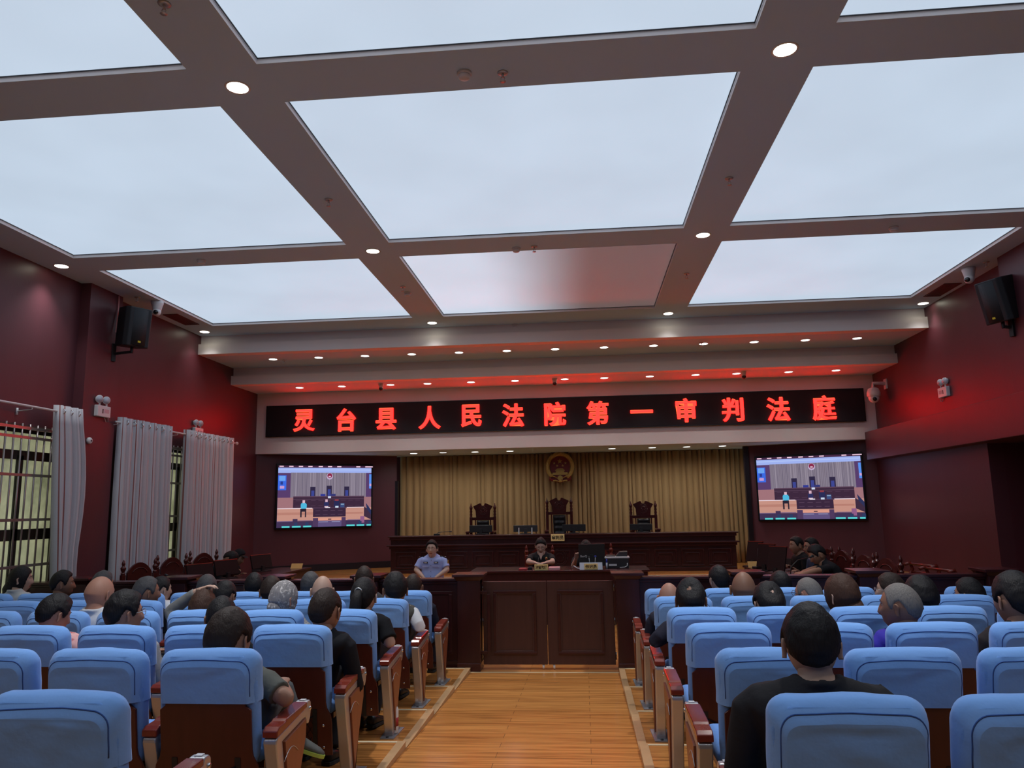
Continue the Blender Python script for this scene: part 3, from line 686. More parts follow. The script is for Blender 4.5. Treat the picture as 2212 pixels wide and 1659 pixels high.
def seat_proto(end, s):
    """s = +1: armrest on the +X side (window block), -1: on the -X side"""
    t = bpy.data.objects.new('auditorium_seat', None); COL.objects.link(t); t.empty_display_size = .1
    b = MB(); O = [(-.25, .17), (.25, .17), (.25, .36), (.243, .40), (.222, .44), (.217, .47), (.217, .648), (.19, .668), (.19, .80), (-.19, .80), (-.19, .668), (-.217, .648), (-.217, .47), (-.222, .44), (-.243, .40), (-.25, .36)]
    b.prism(shear([(x, 0, z) for x, z in O]), (0, .014, 0), seat_wood); p = b.build('back_panel', t, bevel=.003)
    n = MB()
    for x in (-.2, .2):
        for z in (.34, .215): n.ball((x, yr(z)-.001, z), (.008, .004, .008), chrome, 8, 5)
    n.build('screw', p)
    k = MB()
    for x in (-.15, .15): k.prism(shear([(x-.013, -.004, .17), (x+.013, -.004, .17), (x+.013, -.004, .435), (x-.013, -.004, .435)]), (0, .003, 0), black_plastic)
    sag = lambda x: .40-.05*math.cos(PI*x/.3)
    k.tube(shear([(x, -.008, sag(x)) for x in [(-.14+.28*q/10) for q in range(11)]]), .004, black_cloth, 5)
    k.tube(shear([(-.14, -.008, .175), (.14, -.008, .175)]), .004, black_cloth, 5)
    for q in range(-6, 12):
        for d in (1, -1):
            pts = []
            for w in range(12):
                z = .175+w*.02; x = d*(-.14+q*.035+(z-.175)*.6)
                if abs(x) < .14 and z < sag(x): pts.append((x, -.007, z))
            if len(pts) > 1: k.tube(shear(pts), .0016, black_cloth, 4)
    k.build('mesh_pocket', t)
    c = MB(); rg = []
    for z, th, hw in ((.385, .02, .205), (.40, .04, .222), (.44, .07, .231), (.50, .085, .233), (.65, .088, .233), (.82, .086, .233), (.87, .075, .215), (.885, .06, .19)):
        o2 = rrect(2*hw, th, min(.03, th/2.2), 3); rg.append([(x, y+.016+th/2+yr(z), z) for x, y in o2])
    c.loft(rg, blue_seat); c.build('back_cushion', t)
    o = bpy.data.objects.new('headrest_cover', COVERS[0][0]); COL.objects.link(o); o.parent = t
    o2 = bpy.data.objects.new('seam', COVERS[0][1]); COL.objects.link(o2); o2.parent = o
    c = MB(); rg = []
    for y, z0, z1, hw in ((-.10, .40, .455, .232), (-.08, .385, .468, .24), (.05, .38, .478, .242), (.18, .385, .488, .242), (.245, .40, .485, .238), (.272, .42, .468, .225)):
        rg.append([(x, y, (z0+z1)/2+z) for x, z in rrect(2*hw, z1-z0, (z1-z0)*.45, 4)])
    c.loft(rg, blue_seat); pan = c.build('seat_pan', t)
    MB().box(-.225, .225, -.06, .21, .355, .386, seat_wood).build('pan_underside', pan)
    fr, pad, ft, pn, arc, but, plt = arm_meshes(end, s); X = Matrix.Translation(((.301 if end else .2755)*s, 0, 0))
    def put(mb, nm, par, bv=0):
        mb.v = [tuple(X @ Vector(v)) for v in mb.v]; return mb.build(nm, par, bevel=bv)
    f = put(fr, 'arm_frame', t, .006); put(pad, 'armrest_pad', f, .005); put(ft, 'foot_plate', f, .002); put(but, 'tip_button', f); put(plt, 'number_plate', f)
    q = put(pn, 'side_panel', t, .002)
    if arc: put(arc, 'trim_arc', q)
    return t
PROTO = {(e, s): seat_proto(e, s) for e in (True, False) for s in (1, -1)}
USED = set()
ROWN = ['sixth', 'fifth', 'fourth', 'third', 'second', 'first']
CN = ['on the aisle', 'second from aisle', 'third from aisle', 'fourth from aisle', 'fifth from aisle', 'sixth from aisle', 'seventh from aisle', 'eighth from aisle', 'ninth from aisle']
NS = {'W': [1, 3, 4, 6, 7, 9], 'F': [2, 3, 4, 5, 6, 7]}
sn = 0
for side in 'WF':
    for i in range(6):
        for c in range(NS[side][i]):
            key = (c == 0, 1 if side == 'W' else -1); pr = PROTO[key]; loc = (SEATX(side, c)-((.028 if side == 'W' else .012) if i == 0 else 0), TIPY(i)-.25, plat_z(i))
            if key in USED: o = dup(pr, loc)
            else: USED.add(key); o = pr; o.location = loc
            tag(o, 'blue covered auditorium seat, %s of aisle, %s row from barrier, %s' % ('window side' if side == 'W' else 'bulkhead side', ROWN[i], CN[c]), 'auditorium seat', 'auditorium seats')
            v = COVERS[sn % 4]; sn += 1
            for ch in KIDS(o):
                if ch.name.startswith('headrest_cover'):
                    ch.data = v[0]
                    for g in KIDS(ch): g.data = v[1]
# ---------------------------------------------------------------- window curtains on rods
cloth_m = mat('grey white curtain', (.60, .60, .64), .85, .2, bump=(120, .15), sheen=.15)
nt, b_, N, L = nodes(cloth_m)
tc = N('ShaderNodeTexCoord'); sp = N('ShaderNodeSeparateXYZ'); mu = N('ShaderNodeMath'); mu.operation = 'MULTIPLY'; mu.inputs[1].default_value = 1/.108; at = N('ShaderNodeAttribute'); at.attribute_name = 'across'; L(at.outputs['Fac'], mu.inputs[0])
fr = N('ShaderNodeMath'); fr.operation = 'FRACT'; L(mu.outputs[0], fr.inputs[0])
rp = N('ShaderNodeValToRGB'); rp.color_ramp.interpolation = 'CONSTANT'; E_ = rp.color_ramp.elements
E_[0].position = 0; E_[0].color = (.58, .58, .62, 1); E_[1].position = .42; E_[1].color = (.50, .49, .53, 1)
for p_, c_ in ((.55, (.62, .62, .66, 1)), (.86, (.34, .13, .12, 1)), (.93, (.60, .60, .64, 1))):
    e = E_.new(p_); e.color = c_
L(fr.outputs[0], rp.inputs[0]); L(rp.outputs[0], b_.inputs['Base Color'])
XR_ = -6.37; ZR = 3.0
def window_curtain(y0, y1, label, seed, warp=None, per=.15):
    t = thing('window_curtain', label, 'curtain', (XR_+.02, 0, 0), PI/2)
    b = pleats(y0, y1, .04, ZR+.075, per, .11, seed, cloth_m, nz=14)
    v = []
    for x, y, z in b.v:
        q = x+.01*math.sin(z*2.3+x*5)*(1-z/3.1)
        if warp:
            k = (ZR-z)/(ZR-.9); q = warp(q, min(max(k, 0), 1.2))
        v.append((q, y+.03, z))
    w0 = [p[0] for p in b.v]; b.v = v; o = b.build('cloth', t); at = o.data.attributes.new('across', 'FLOAT', 'POINT'); at.data.foreach_set('value', w0)
    o.modifiers.new('s', 'SOLIDIFY').thickness = .004
    n = max(3, int((y1-y0)/.16))
    for k in range(n):
        y = y0+(k+.5)*(y1-y0)/n; g = MB()
        g.tube([(y, -.045+.03*math.cos(a), ZR+.03*math.sin(a)) for a in (2*PI*i/14 for i in range(15))], .008, chrome, 6)
        g.build('grommet', t)
def warp1(q, k):
    s = (q-8.60)/.42; l = 8.60+.16*k; r_ = 9.02+.11*math.sin(PI*min(1, k*1.2))+.08*k
    return l+(r_-l)*s
window_curtain(8.60, 9.02, 'narrow bunched grey curtain against the wall pilaster', 11, warp1, .11)
window_curtain(9.89, 11.16, 'wide grey striped curtain next to the wall pilaster', 12)
window_curtain(11.64, 13.26, 'wide grey striped curtain under the second emergency lamp', 13, None, .14)
def rod(y0, y1, label, fin, at):
    t = thing('curtain_rod', label, 'curtain rod', (XR_+.02, (y0+y1)/2, ZR))
    h = (y1-y0)/2; MB().tube([(0, -h, 0), (0, h, 0)], .014, white_plastic, 10).build('pole', t)
    for y in [q-(y0+y1)/2 for q in at]:
        b = MB(); b.tube([(0, y, -.012), (0, y, -.03), (XL-XR_-.02, y, -.05)], .008, white_plastic, 6); b.tube([(XL-XR_-.02+.004, y, -.09), (XL-XR_-.02+.004, y, -.01)], .014, white_plastic, 6); b.build('bracket', t)
    if fin:
        b = MB(); b.ball((0, h+.02, 0), (.03, .035, .03), white_plastic); b.build('finial', t)
rod(5.9, 9.0, 'white curtain rod above the window beside the pilaster', False, (6.3, 8.2)); rod(9.80, 13.48, 'white curtain rod above the two wide curtains', True, (9.84, 11.42, 13.36))

# ---------------------------------------------------------------- small fixtures
def emergency(x, y, z, s, label):
    """twin-head emergency lamp on a side wall; s = +1 on the window wall"""
    t = thing('emergency_light', label, 'emergency light', (x, y, z))
    MB().box(*sorted((0, s*.055)), -.14, .14, -.075, .075, white_plastic).build('housing', t, bevel=.008)
    b = MB(); b.box(*sorted((s*.055, s*.057)), -.04, -.02, -.03, .03, black_plastic); b.build('switch_panel', t)
    MB().box(*sorted((s*.055, s*.0565)), .0, .10, -.02, .03, pink_paper).build('label_plate', t)
    for q in (-.075, .075):
        h = MB(); h.tube([(s*.03, q, .07), (s*.03, q, .11)], .012, white_plastic, 8)
        h.tube([(s*.012, q-.012, .160), (s*.045, q-.03, .155)], [.040, .054], white_plastic, 18); hd = h.build('lamp_head', t)
        g = MB(); g.tube([(s*.0452, q-.0301, .155), (s*.049, q-.0322, .1545)], .044, acrylic, 18); g.build('reflector', hd)
    c = MB(); c.tube([(s*.01, .08, -.075), (s*.012, .11, -.13), (s*.012, .16, -.12), (s*.012, .14, -.02)], .005, white_plastic, 6); c.build('cable', t)
p = px(217, 889, X=-6.40); emergency(-6.40, p.y, p.z, 1, 'white twin head emergency lamp on the wall pilaster')
p = px(424, 934, X=-6.54); emergency(-6.54, p.y, p.z, 1, 'white twin head emergency lamp behind the top of a wide curtain')
p = px(2043, 847, X=5.54); emergency(5.54, p.y, p.z, -1, 'white twin head emergency lamp above the wall bulkhead')
p = px(191, 952, X=-6.40); t = thing('wall_sounder', 'small round white sounder on the wall pilaster', 'sounder', (-6.40, p.y, p.z), 0)
MB().lathe([(.045, 0), (.045, .02), (.035, .035), (.012, .04)], white_plastic, 18, T(0, 0, 0, 0, 0, PI/2)).build('housing', t)
MB().lathe([(.014, .038), (.012, .043)], dark_grey, 10, T(0, 0, 0, 0, 0, PI/2)).build('grille', t)

def speaker(loc, rz, tilt, wall_x_, label):
    t = thing('wall_speaker', label, 'loudspeaker', loc, rz)
    X = Matrix.Rotation(tilt, 4, 'X')
    b = MB(); O = [(-.14, .17), (.14, .17), (.19, -.10), (.15, -.16), (-.15, -.16), (-.19, -.10)]
    b.prism([(x, y, -.27) for x, y in O], (0, 0, .54), speaker_m, X); b.build('cabinet', t, bevel=.012)
    g = MB(); A = [(-.175+.35*k/10, -.118-.07*math.sin(PI*k/10)) for k in range(11)]
    g.loft([[(x, y, z) for x, y in A]+[(x*.97, y+.03, z) for x, y in reversed(A)] for z in (-.25, .25)], grille_m, X=X); g.build('grille', t)
    MB().box(-.02, .02, -.19, -.183, -.215, -.19, yellow_m, X).build('badge', t)
    d = MB(); inv = Matrix.Rotation(-rz, 3, 'Z'); w = inv @ Vector((wall_x_-loc[0], .0, 0))
    d.tube([(0, 0, -.25), (0, 0, -.36)], .022, black_plastic, 8); d.tube([(0, 0, -.34), (w.x, w.y, -.36)], .02, black_plastic, 8)
    s_ = 1 if wall_x_ > loc[0] else -1; e = inv @ Vector((wall_x_-loc[0]-s_*.015, 0, 0))
    d.box(e.x-.03, e.x+.03, e.y-.03, e.y+.03, -.47, -.22, black_plastic); d.build('wall_bracket', t, bevel=.003)
    return t
p = px(288, 708, Y=9.72)
speaker((p.x, p.y, p.z), R(62), R(6), -6.42, 'black wall speaker on a bracket on the window side pilaster')
p = px(2160, 648, Y=9.66)
speaker((p.x, p.y, p.z), R(-68), R(14), 5.36, 'black wall speaker tilted forward, above the wall bulkhead')
c = MB(); q = px(262, 668, Y=9.80); c.tube([(-6.385, 9.74, ZC-.02), (-6.385, 9.745, q.z), (-6.37, 9.70, q.z-.35), (-6.34, 9.72, p.z+.02)], .009, pink_paper, 6)
tag(c.build('speaker_cable'), 'loose pale cable running from ceiling to the window side speaker', 'cable')

def ptz(loc, rz, big, label, inverted=True):
    t = thing('dome_camera', label, 'security camera', loc, rz); k = 1.0 if big else .62
    b = MB(); b.lathe([(.085*k, 0), (.085*k, -.03*k), (.075*k, -.06*k), (.06*k, -.13*k), (.05*k, -.15*k)], white_plastic, 18); b.build('base', t)
    h = MB(); h.ball((0, -.012*k, -.155*k), (.062*k, .06*k, .06*k), white_plastic if big else black_plastic, 16, 10); hd = h.build('head', t)
    l = MB(); l.tube([(0, -.05*k, -.165*k), (0, -.085*k, -.175*k)], .032*k, lens_m, 14); l.build('lens', hd)
p = px(340, 652, Z=ZC); ptz((p.x, p.y, ZC), R(20), True, 'white ceiling camera near the window side speaker')
p = px(2092, 579, Z=ZC); ptz((p.x, p.y, ZC), R(-50), True, 'white ceiling camera near the tilted speaker')
for x, y, w in ((823, 829, 'on the window side'), (1198, 818, 'in the middle'), (1606, 803, 'on the bulkhead side')):
    p = px(x, y, Z=ZS2); ptz((p.x, p.y, ZS2), 0, False, 'small black and white camera hanging above the sign, %s' % w)
pw = px(1914, 830, X=5.54); pc = px(1887, 848, Y=pw.y)
t = thing('dome_camera', 'large white dome camera on a wall arm beside the sign', 'security camera', (pc.x, pc.y, pc.z))
b = MB(); b.tube([(0, 0, .06), (0, 0, .17), (5.54-pc.x, 0, .16)], [.028, .03, .035], white_plastic, 10); b.box(5.54-pc.x-.02, 5.54-pc.x, -.06, .06, .06, .24, white_plastic); b.build('wall_arm', t)
MB().lathe([(.05, .09), (.09, .07), (.115, .0), (.115, -.06), (.10, -.08)], white_plastic, 20).build('housing', t)
d = MB(); d.ball((0, 0, -.09), (.095, .095, .10), white_plastic, 18, 10); d.build('dome', t)
l = MB(); l.tube([(-.02, -.07, -.12), (-.025, -.105, -.135)], .035, lens_m, 14); l.build('lens', t)

for x, y, lab in ((1003, 157, 'over the aisle above the camera'), (435, 562, 'on the beam beside the window wall'), (1115, 536, 'over the aisle in mid hall'), (1930, 491, 'on the beam beside the far wall'), (880, 632, 'on the beam near the unlit panel'), (1112, 701, 'just before the stepped bulkhead')):
    p = px(x, y, Z=ZC); t = thing('smoke_detector', 'round white smoke detector %s' % lab, 'smoke detector', (p.x, p.y, ZC))
    MB().lathe([(.052, 0), (.052, -.018), (.046, -.02)], white_plastic, 18).build('base', t)
    MB().lathe([(.042, -.019), (.046, -.032), (.036, -.046), (.01, -.05)], white_plastic, 18).build('sensor', t)
for x, y, z, lab in ((355, 8, ZC, 'on the beam above the camera, window side'), (1086, 157, ZC, 'over the aisle above the camera'), (710, 431, ZC, 'on the window side beam in mid hall'), (1575, 385, ZC, 'on the bulkhead side beam in mid hall'),
                     (1154, 532, ZC, 'over the aisle by a smoke detector'), (1483, 591, ZC, 'beside the unlit ceiling panel'), (870, 619, ZC, 'on the beam by two lit panels'), (2130, 566, ZC, 'near the tilted speaker'), (297, 642, ZC, 'near the window side ceiling camera'),
                     (1515, 740, ZS1, 'in the upper step, bulkhead side'), (614, 778, ZS1, 'in the upper step, window side')):
    p = px(x, y, Z=z); t = thing('fire_sprinkler', 'small metal fire sprinkler %s' % lab, 'sprinkler', (p.x, p.y, z))
    MB().lathe([(.04, 0), (.036, -.008), (.014, -.01)], silver, 14).build('escutcheon', t)
    b = MB(); b.tube([(0, 0, -.005), (0, 0, -.035)], .009, silver, 8)
    for s in (-1, 1): b.tube([(s*.006, 0, -.03), (s*.014, 0, -.045), (s*.002, 0, -.064)], .003, silver, 5)
    b.lathe([(.022, -.066), (.022, -.069)], silver, 12); b.build('spray_head', t)
for x, y, lab in ((392, 690, 'near the window side ceiling camera'), (2035, 626, 'near the tilted speaker')):
    p = px(x, y, Z=ZC); t = thing('air_vent', 'brown ceiling air grille %s' % lab, 'air vent', (p.x, p.y, ZC))
    b = MB()
    for x0, x1, y0, y1 in ((-.12, .12, -.34, -.32), (-.12, .12, .32, .34), (-.12, -.10, -.32, .32), (.10, .12, -.32, .32)): b.box(x0, x1, y0, y1, -.01, 0, vent_m)
    b.build('frame', t); b = MB()
    for k in range(8): b.box(-.10+k*.026, -.092+k*.026, -.32, .32, -.008, -.001, vent_m)
    b.box(-.10, .10, -.32, .32, -.002, -.001, base_dark); b.build('slats', t)

# ---------------------------------------------------------------- carved chairs
def finial(b, x, y, z, h, m):
    b.lathe([(.024*h, 0), (.03*h, .015*h), (.016*h, .03*h), (.030*h, .06*h), (.034*h, .085*h), (.014*h, .11*h), (.022*h, .13*h), (.020*h, .15*h), (.006*h, .185*h)], m, 10, T(x, y, z))
def judge_chair(top, seat_z, label, loc):
    """faces -Y; local z = 0 on the judges' platform"""
    t = thing('judge_chair', label, 'chair', loc); w = .245
    for s in (-1, 1):
        b = MB(); b.box(s*w-.028, s*w+.028, -.03, .03, 0, top-.28, chair_wood); b.lathe([(.03, 0), (.022, .02), (.03, .05), (.02, .08), (.03, .11), (.02, .14), (.03, .17), (.034, .20), (.012, .24), (.006, .28)], chair_wood, 10, T(s*w, 0, top-.28)); b.build('back_post', t, bevel=.004)
        b = MB(); b.box(s*w-.026, s*w+.026, -.52, -.468, 0, seat_z+.22, chair_wood); b.build('front_leg', t, bevel=.004)
        b = MB(); b.box(s*w-.035, s*w+.035, -.54, -.03, seat_z+.221, seat_z+.255, chair_wood); b.build('armrest', t, bevel=.006)
    for z0, z1 in ((top-.34, top-.285), (seat_z+.06, seat_z+.12)): MB().box(-w+.028, w-.028, -.02, .02, z0, z1, chair_wood).build('back_rail', t, bevel=.003)
    P = [(-.14, -.285), (.14, -.285), (.15, -.15), (.20, -.07), (.185, -.055), (.06, .0), (.035, -.01), (.03, -.04), (0, -.055), (-.03, -.04), (-.035, -.01), (-.06, .0), (-.185, -.055), (-.20, -.07), (-.15, -.15)]
    b = MB(); b.prism([(x, -.022, top+z) for x, z in P], (0, .04, 0), chair_wood)
    for rr in (.085, .06): b.tube([(rr*math.cos(q), -.024, top-.15+rr*math.sin(q)) for q in (2*PI*k/20 for k in range(21))], .006, chair_wood, 5)
    for k in range(6): b.ball((.035*math.cos(k*1.05), -.024, top-.15+.035*math.sin(k*1.05)), .014, chair_wood, 8, 5)
    b.build('carved_crest', t)
    for s in (-1, 1): MB().box(s*.155-.012, s*.155+.012, -.015, .015, seat_z+.12, top-.34, chair_wood).build('back_slat', t)
    b = MB(); n = 8; z0, z1 = seat_z+.12, top-.345; V = []
    for j in range(17):
        for k in range(9):
            x = -.125+.25*k/8; z = z0+(z1-z0)*j/16; d = .03*abs(math.sin(PI*k/4))*abs(math.sin(PI*j/4)) if 0 < k < 8 and 0 < j < 16 else -.015
            V.append((x, -.022-d, z))
    b.add(V, [(j*9+k, j*9+k+1, (j+1)*9+k+1, (j+1)*9+k) for j in range(16) for k in range(8)], black_leather, True); b.box(-.128, .128, -.016, .02, z0, z1, black_leather); b.build('back_cushion', t)
    b = MB(); b.box(-w+.02, w-.02, -.53, -.03, seat_z-.07, seat_z, chair_wood); b.build('seat_frame', t, bevel=.005)
    MB().box(-w+.03, w-.03, -.52, -.035, seat_z, seat_z+.06, black_leather).build('seat_cushion', t, bevel=.02)
for x, y, cen, lab in ((1042, 1087, 0, 'tall carved chair with black leather back at the window side end of the bench'), (1207, 1075, 1, 'tallest carved chair with buttoned leather back under the emblem'), (1389, 1082, 0, 'tall carved chair with black leather back at the screen wall end of the bench')):
    p = px(x, y, Y=15.55); judge_chair(p.z-ZP, .50, lab, (p.x, 15.62, ZP))

def side_chair(label, loc, rz, top=1.08, m=chair_wood):
    """arched back between turned finials; faces -Y before turning"""
    t = thing('carved_side_chair', label, 'chair', loc, rz); w = .225
    for s in (-1, 1):
        b = MB(); b.box(s*w-.027, s*w+.027, -.027, .027, 0, top-.19, m); finial(b, s*w, 0, top-.19, 1.05, m); b.build('back_post', t, bevel=.003)
        b = MB(); b.box(s*w-.025, s*w+.025, -.48, -.43, 0, .66, m); b.build('front_leg', t, bevel=.004)
        b = MB(); b.box(s*w-.03, s*w+.03, -.49, -.028, .661, .69, m); b.build('armrest', t, bevel=.005)
    P = [(-.17, top-.27)]+[(-.17+.34*k/12, top-.17+.13*math.sin(PI*k/12)**.8) for k in range(13)]+[(.17, top-.27)]
    b = MB(); b.prism([(x, -.018, z) for x, z in P], (0, .036, 0), m)
    b.tube([(.10*math.cos(q), -.02, top-.18+.07*math.sin(q)) for q in (PI*k/12 for k in range(13))], .007, m, 5); b.build('arched_crest', t)
    for z0, z1 in ((top-.32, top-.271), (.55, .60)): MB().box(-w+.027, w-.027, -.018, .018, z0, z1, m).build('back_rail', t, bevel=.003)
    MB().box(-.14, .14, -.03, .012, .601, top-.321, black_leather).build('back_cushion', t, bevel=.01)
    MB().box(-w+.02, w-.02, -.48, -.03, .40, .455, m).build('seat_frame', t, bevel=.005)
    MB().box(-w+.03, w-.03, -.47, -.035, .455, .50, black_leather).build('seat_cushion', t, bevel=.018)
    return t
red_chair = mat('red brown chair wood', (.16, .022, .014), .25, .5, var=(10, .2))
for x, y, Y, a, lab in ((302, 1213, 10.0, 62, 'carved chair by the first wide curtain, empty'), (372, 1202, 10.75, 62, 'carved chair in front of the gap between the wide curtains'), (440, 1191, 11.75, 58, 'carved chair behind the man bending over papers')):
    p = px(x, y, Y=Y); side_chair(lab, (p.x, Y, 0), R(a), min(1.16, p.z+.03))
for x, y, Y, lab in ((1790, 1181, 11.35, 'carved chair behind the man in a blue shirt'), (1818, 1184, 10.6, 'first empty carved chair beside the seated men'), (1866, 1193, 9.85, 'second empty carved chair along the bulkhead wall'), (1914, 1200, 9.3, 'third empty carved chair, next to the low tub chairs')):
    p = px(x, y, Y=Y); side_chair(lab, (p.x, Y, 0), R(-72), min(1.16, p.z+.01))
def tub_chair(label, loc, rz):
    t = thing('tub_chair', label, 'chair', loc, rz)
    MB().box(-.24, .24, -.45, .0, .36, .45, black_leather).build('seat', t, bevel=.03)
    for s in (-1, 1):
        b = MB(); b.tube([(s*.25, -.44, 0), (s*.25, -.44, .62), (s*.25, -.38, .70), (s*.25, -.02, .72), (s*.25, .08, .90), (s*.25, .05, .97), (s*.25, -.02, .95)], .022, red_chair, 8); b.tube([(s*.25, .02, 0), (s*.25, .02, .72)], .02, red_chair, 8); b.build('side_frame', t)
    for z, y in ((.96, .05), (.86, .07), (.74, .0)): MB().tube([(-.24, y, z), (.24, y, z)], .016, red_chair, 8).build('back_rail', t)
    MB().box(-.22, .22, -.01, .03, .47, .84, black_leather).build('backrest', t, bevel=.015)
for x, y, Y, lab in ((1985, 1222, 9.95, 'low tub chair with red wood rails, beside the third empty carved chair'), (2020, 1228, 9.30, 'low tub chair with red wood rails, beside the last barrier post')):
    p = px(x, y, Y=Y); tub_chair(lab, (p.x, Y, 0), R(-78))

# ---------------------------------------------------------------- side tables and what stands on the tables
def side_table(name, label, loc, rz, L_, w=.6):
    t = thing(name, label, 'table', loc, rz)
    MB().box(-w/2, w/2, -L_/2, L_/2, .735, .765, dark_wood).build('table_top', t, bevel=.005)
    MB().box(w/2-.05, w/2-.02, -L_/2+.03, L_/2-.03, 0, .734, dark_wood_v).build('front_panel', t)
    for s in (-1, 1): MB().box(-w/2+.03, w/2-.051, s*(L_/2-.05)-.015, s*(L_/2-.05)+.015, 0, .734, dark_wood_v).build('side_panel', t)
side_table('party_table', 'dark rosewood table of the two bending men, window side', (-5.18, 11.35, 0), R(-2), 4.0)
side_table('party_table', 'dark rosewood table of the three seated men, bulkhead side', (2.80, 10.95, 0), R(180), 3.5)
matt_wood = mat('matt dark wood back', (.020, .009, .010), .6, .15)
def lift_monitor(label, loc, rz, w=.46, h=.34, tilt=-18, m=matt_wood):
    """thin screen on a low foot, seen from its wooden back; faces -Y"""
    t = thing('desk_monitor', label, 'monitor', loc, rz); X = T(0, 0, .05, 0, R(tilt))
    MB().box(-w/2, w/2, -.012, .014, 0, h, m, X).build('screen_housing', t, bevel=.004)
    MB().box(-w/2+.02, w/2-.02, -.014, -.0125, .02, h-.02, lens_m, X).build('screen', t)
    MB().box(-w/2-.002, w/2+.002, -.014, .016, h, h+.012, red_chair, X).build('top_edge', t)
    b = MB(); b.box(-.12, .12, -.08, .09, 0, .012, black_plastic); b.box(-.03, .03, -.01, .03, .012, .09, black_plastic); b.build('foot', t)
ZT = .766
for x, y, Y, lab in ((430, 1245, 10.45, 'brown lift monitor, nearer of two in front of the bending man'), (483, 1240, 11.25, 'brown lift monitor hiding the bending man'), (533, 1225, 12.5, 'brown lift monitor beside the man in a cap')):
    p = px(x, y, Y=Y); lift_monitor(lab, (max(p.x, -5.35), Y, ZT), R(-112), .44, .22, 16)
for x, y, Y, lab in ((1628, 1228, 12.5, 'lift monitor standing by the gold curtain end'), (1653, 1240, 11.7, 'lift monitor with a red top edge, second of three'), (1677, 1245, 11.0, 'lift monitor with a red top edge before the men')):
    p = px(x, y, Y=Y); lift_monitor(lab, (p.x, Y, ZT), R(125), .30, .33, 14)
def microphone(label, loc, rz, reach=.30, rise=.2):
    t = thing('gooseneck_microphone', label, 'microphone', loc, rz)
    MB().box(-.05, .05, -.06, .06, 0, .03, black_plastic).build('base', t, bevel=.006)
    P = [(0, 0, .03), (0, .02, .03+rise*.6), (0, reach*.4, .03+rise), (0, reach, .03+rise*1.15)]
    MB().tube(P, .006, black_plastic, 6).build('stem', t)
    b = MB(); b.tube([P[-1], (0, reach+.05, .03+rise*1.22)], [.012, .016], dark_grey, 10); b.build('head', t)
p = px(972, 1154, Y=14.85); microphone('gooseneck microphone lying low on the judges bench', (p.x-.25, 14.80, BZ+.001), R(-80), .24, .03)
microphone('gooseneck microphone on the table before the three men', (2.66, 10.45, ZT), R(-65), .34, .2)
microphone('gooseneck microphone behind the red topped monitors', (2.60, 12.1, ZT), R(-60), .10, .26)
microphone('gooseneck microphone by the first wide curtain', (-5.32, 9.75, ZT), R(65), .2, .12)
def rear_monitor(label, x0, x1, ytop, Y, z, m=black_plastic, white=False):
    a, c = px(x0, ytop, Y=Y), px(x1, ytop, Y=Y); w = c.x-a.x; h = a.z-z-.04
    t = thing('computer_monitor', label, 'monitor', ((a.x+c.x)/2, Y, z))
    MB().box(-w/2, w/2, -.02, .02, .04, .04+h, m).build('screen_housing', t, bevel=.006)
    MB().box(-w/2+.015, w/2-.015, .0205, .022, .055, .03+h, lens_m).build('screen', t)
    b = MB(); b.box(-.10, .10, -.07, .09, 0, .012, m); b.box(-.03, .03, -.035, -.02, .012, .04+h*.5, m); b.build('stand', t, bevel=.003)
    if white:
        for s in (-1, 1): MB().box(s*w*.27-.01, s*w*.27+.01, -.045, -.0205, 0, .12, white_plastic).build('white_foot', t)
    return t
zt = BZ+.001
rear_monitor('black monitor in front of the window side judge chair', 1014, 1063, 1135, 14.9, zt)
rear_monitor('black monitor with two white feet on the judges bench', 1109, 1161, 1135, 14.85, zt, dark_grey, True)
rear_monitor('black monitor partly hiding the tallest judge chair', 1214, 1265, 1133, 14.85, zt)
rear_monitor('black monitor in front of the judge chair by the screen wall', 1360, 1409, 1132, 14.9, zt)
t = rear_monitor('large black monitor hiding the clerk on the clerks desk', 1249, 1306, 1175, 12.10, DZ+.001)
p = px(1261, 1202, Y=12.08); q = text_mesh('BenQ', .045, .001, 0, white_plastic); q.build('logo', t, loc=(p.x-t.location.x, -.022, p.z-DZ))
def nameplate(s, label, x0, x1, y0, y1, Y, z, holder=False, on_face=False):
    a, c = px(x0, y0, Y=Y), px(x1, y1, Y=Y); w, h = c.x-a.x, a.z-c.z
    zb = z if not on_face else c.z
    t = thing('name_plate', label, 'name plate', ((a.x+c.x)/2, Y, zb))
    if holder:
        b = MB(); b.prism([(-w/2-.07, -.05, 0), (-w/2-.07, .07, 0), (-w/2-.07, .01, h*1.12)], (w+.14, 0, 0), acrylic); b.build('acrylic_holder', t)
        MB().box(-w/2, w/2, -.062, -.052, .004, h, plaque).build('plate', t, bevel=.002); yy = -.0635
    else:
        MB().box(-w/2, w/2, -.006, .006, 0, h, plaque).build('plate', t, bevel=.002); yy = -.0075
        if not on_face:
            MB().prism([(-w/2, .007, 0), (-w/2, .06, 0), (-w/2, .007, h*.9)], (w, 0, 0), plaque).build('back_rest', t)
    k = text_mesh(s, h*.62, .0006, .0016, plaque_ink)
    xs = [v[0] for v in k.v]; sx = w*.86/(max(xs)-min(xs)); k.v = [(v[0]*sx, v[1], v[2]) for v in k.v]
    k.build('lettering', t, loc=(0, yy, h*.5))
nameplate('审判员', 'yellow name plate on the upper edge of the judges bench', 1190, 1219.5, 1154, 1168.5, BY-.075, 0, False, True)
nameplate('法官助理', 'yellow name plate with four characters in front of the woman clerk', 1154.5, 1184, 1220.5, 1233, 11.80, DZ)
nameplate('书记员', 'yellow name plate in a clear holder under the large monitor', 1262, 1291.5, 1219, 1232, 11.86, DZ, True)
def clutter(name, label, cat, b, loc=None, **k): o = b.build(name, loc=loc, **k); return tag(o, label, cat)
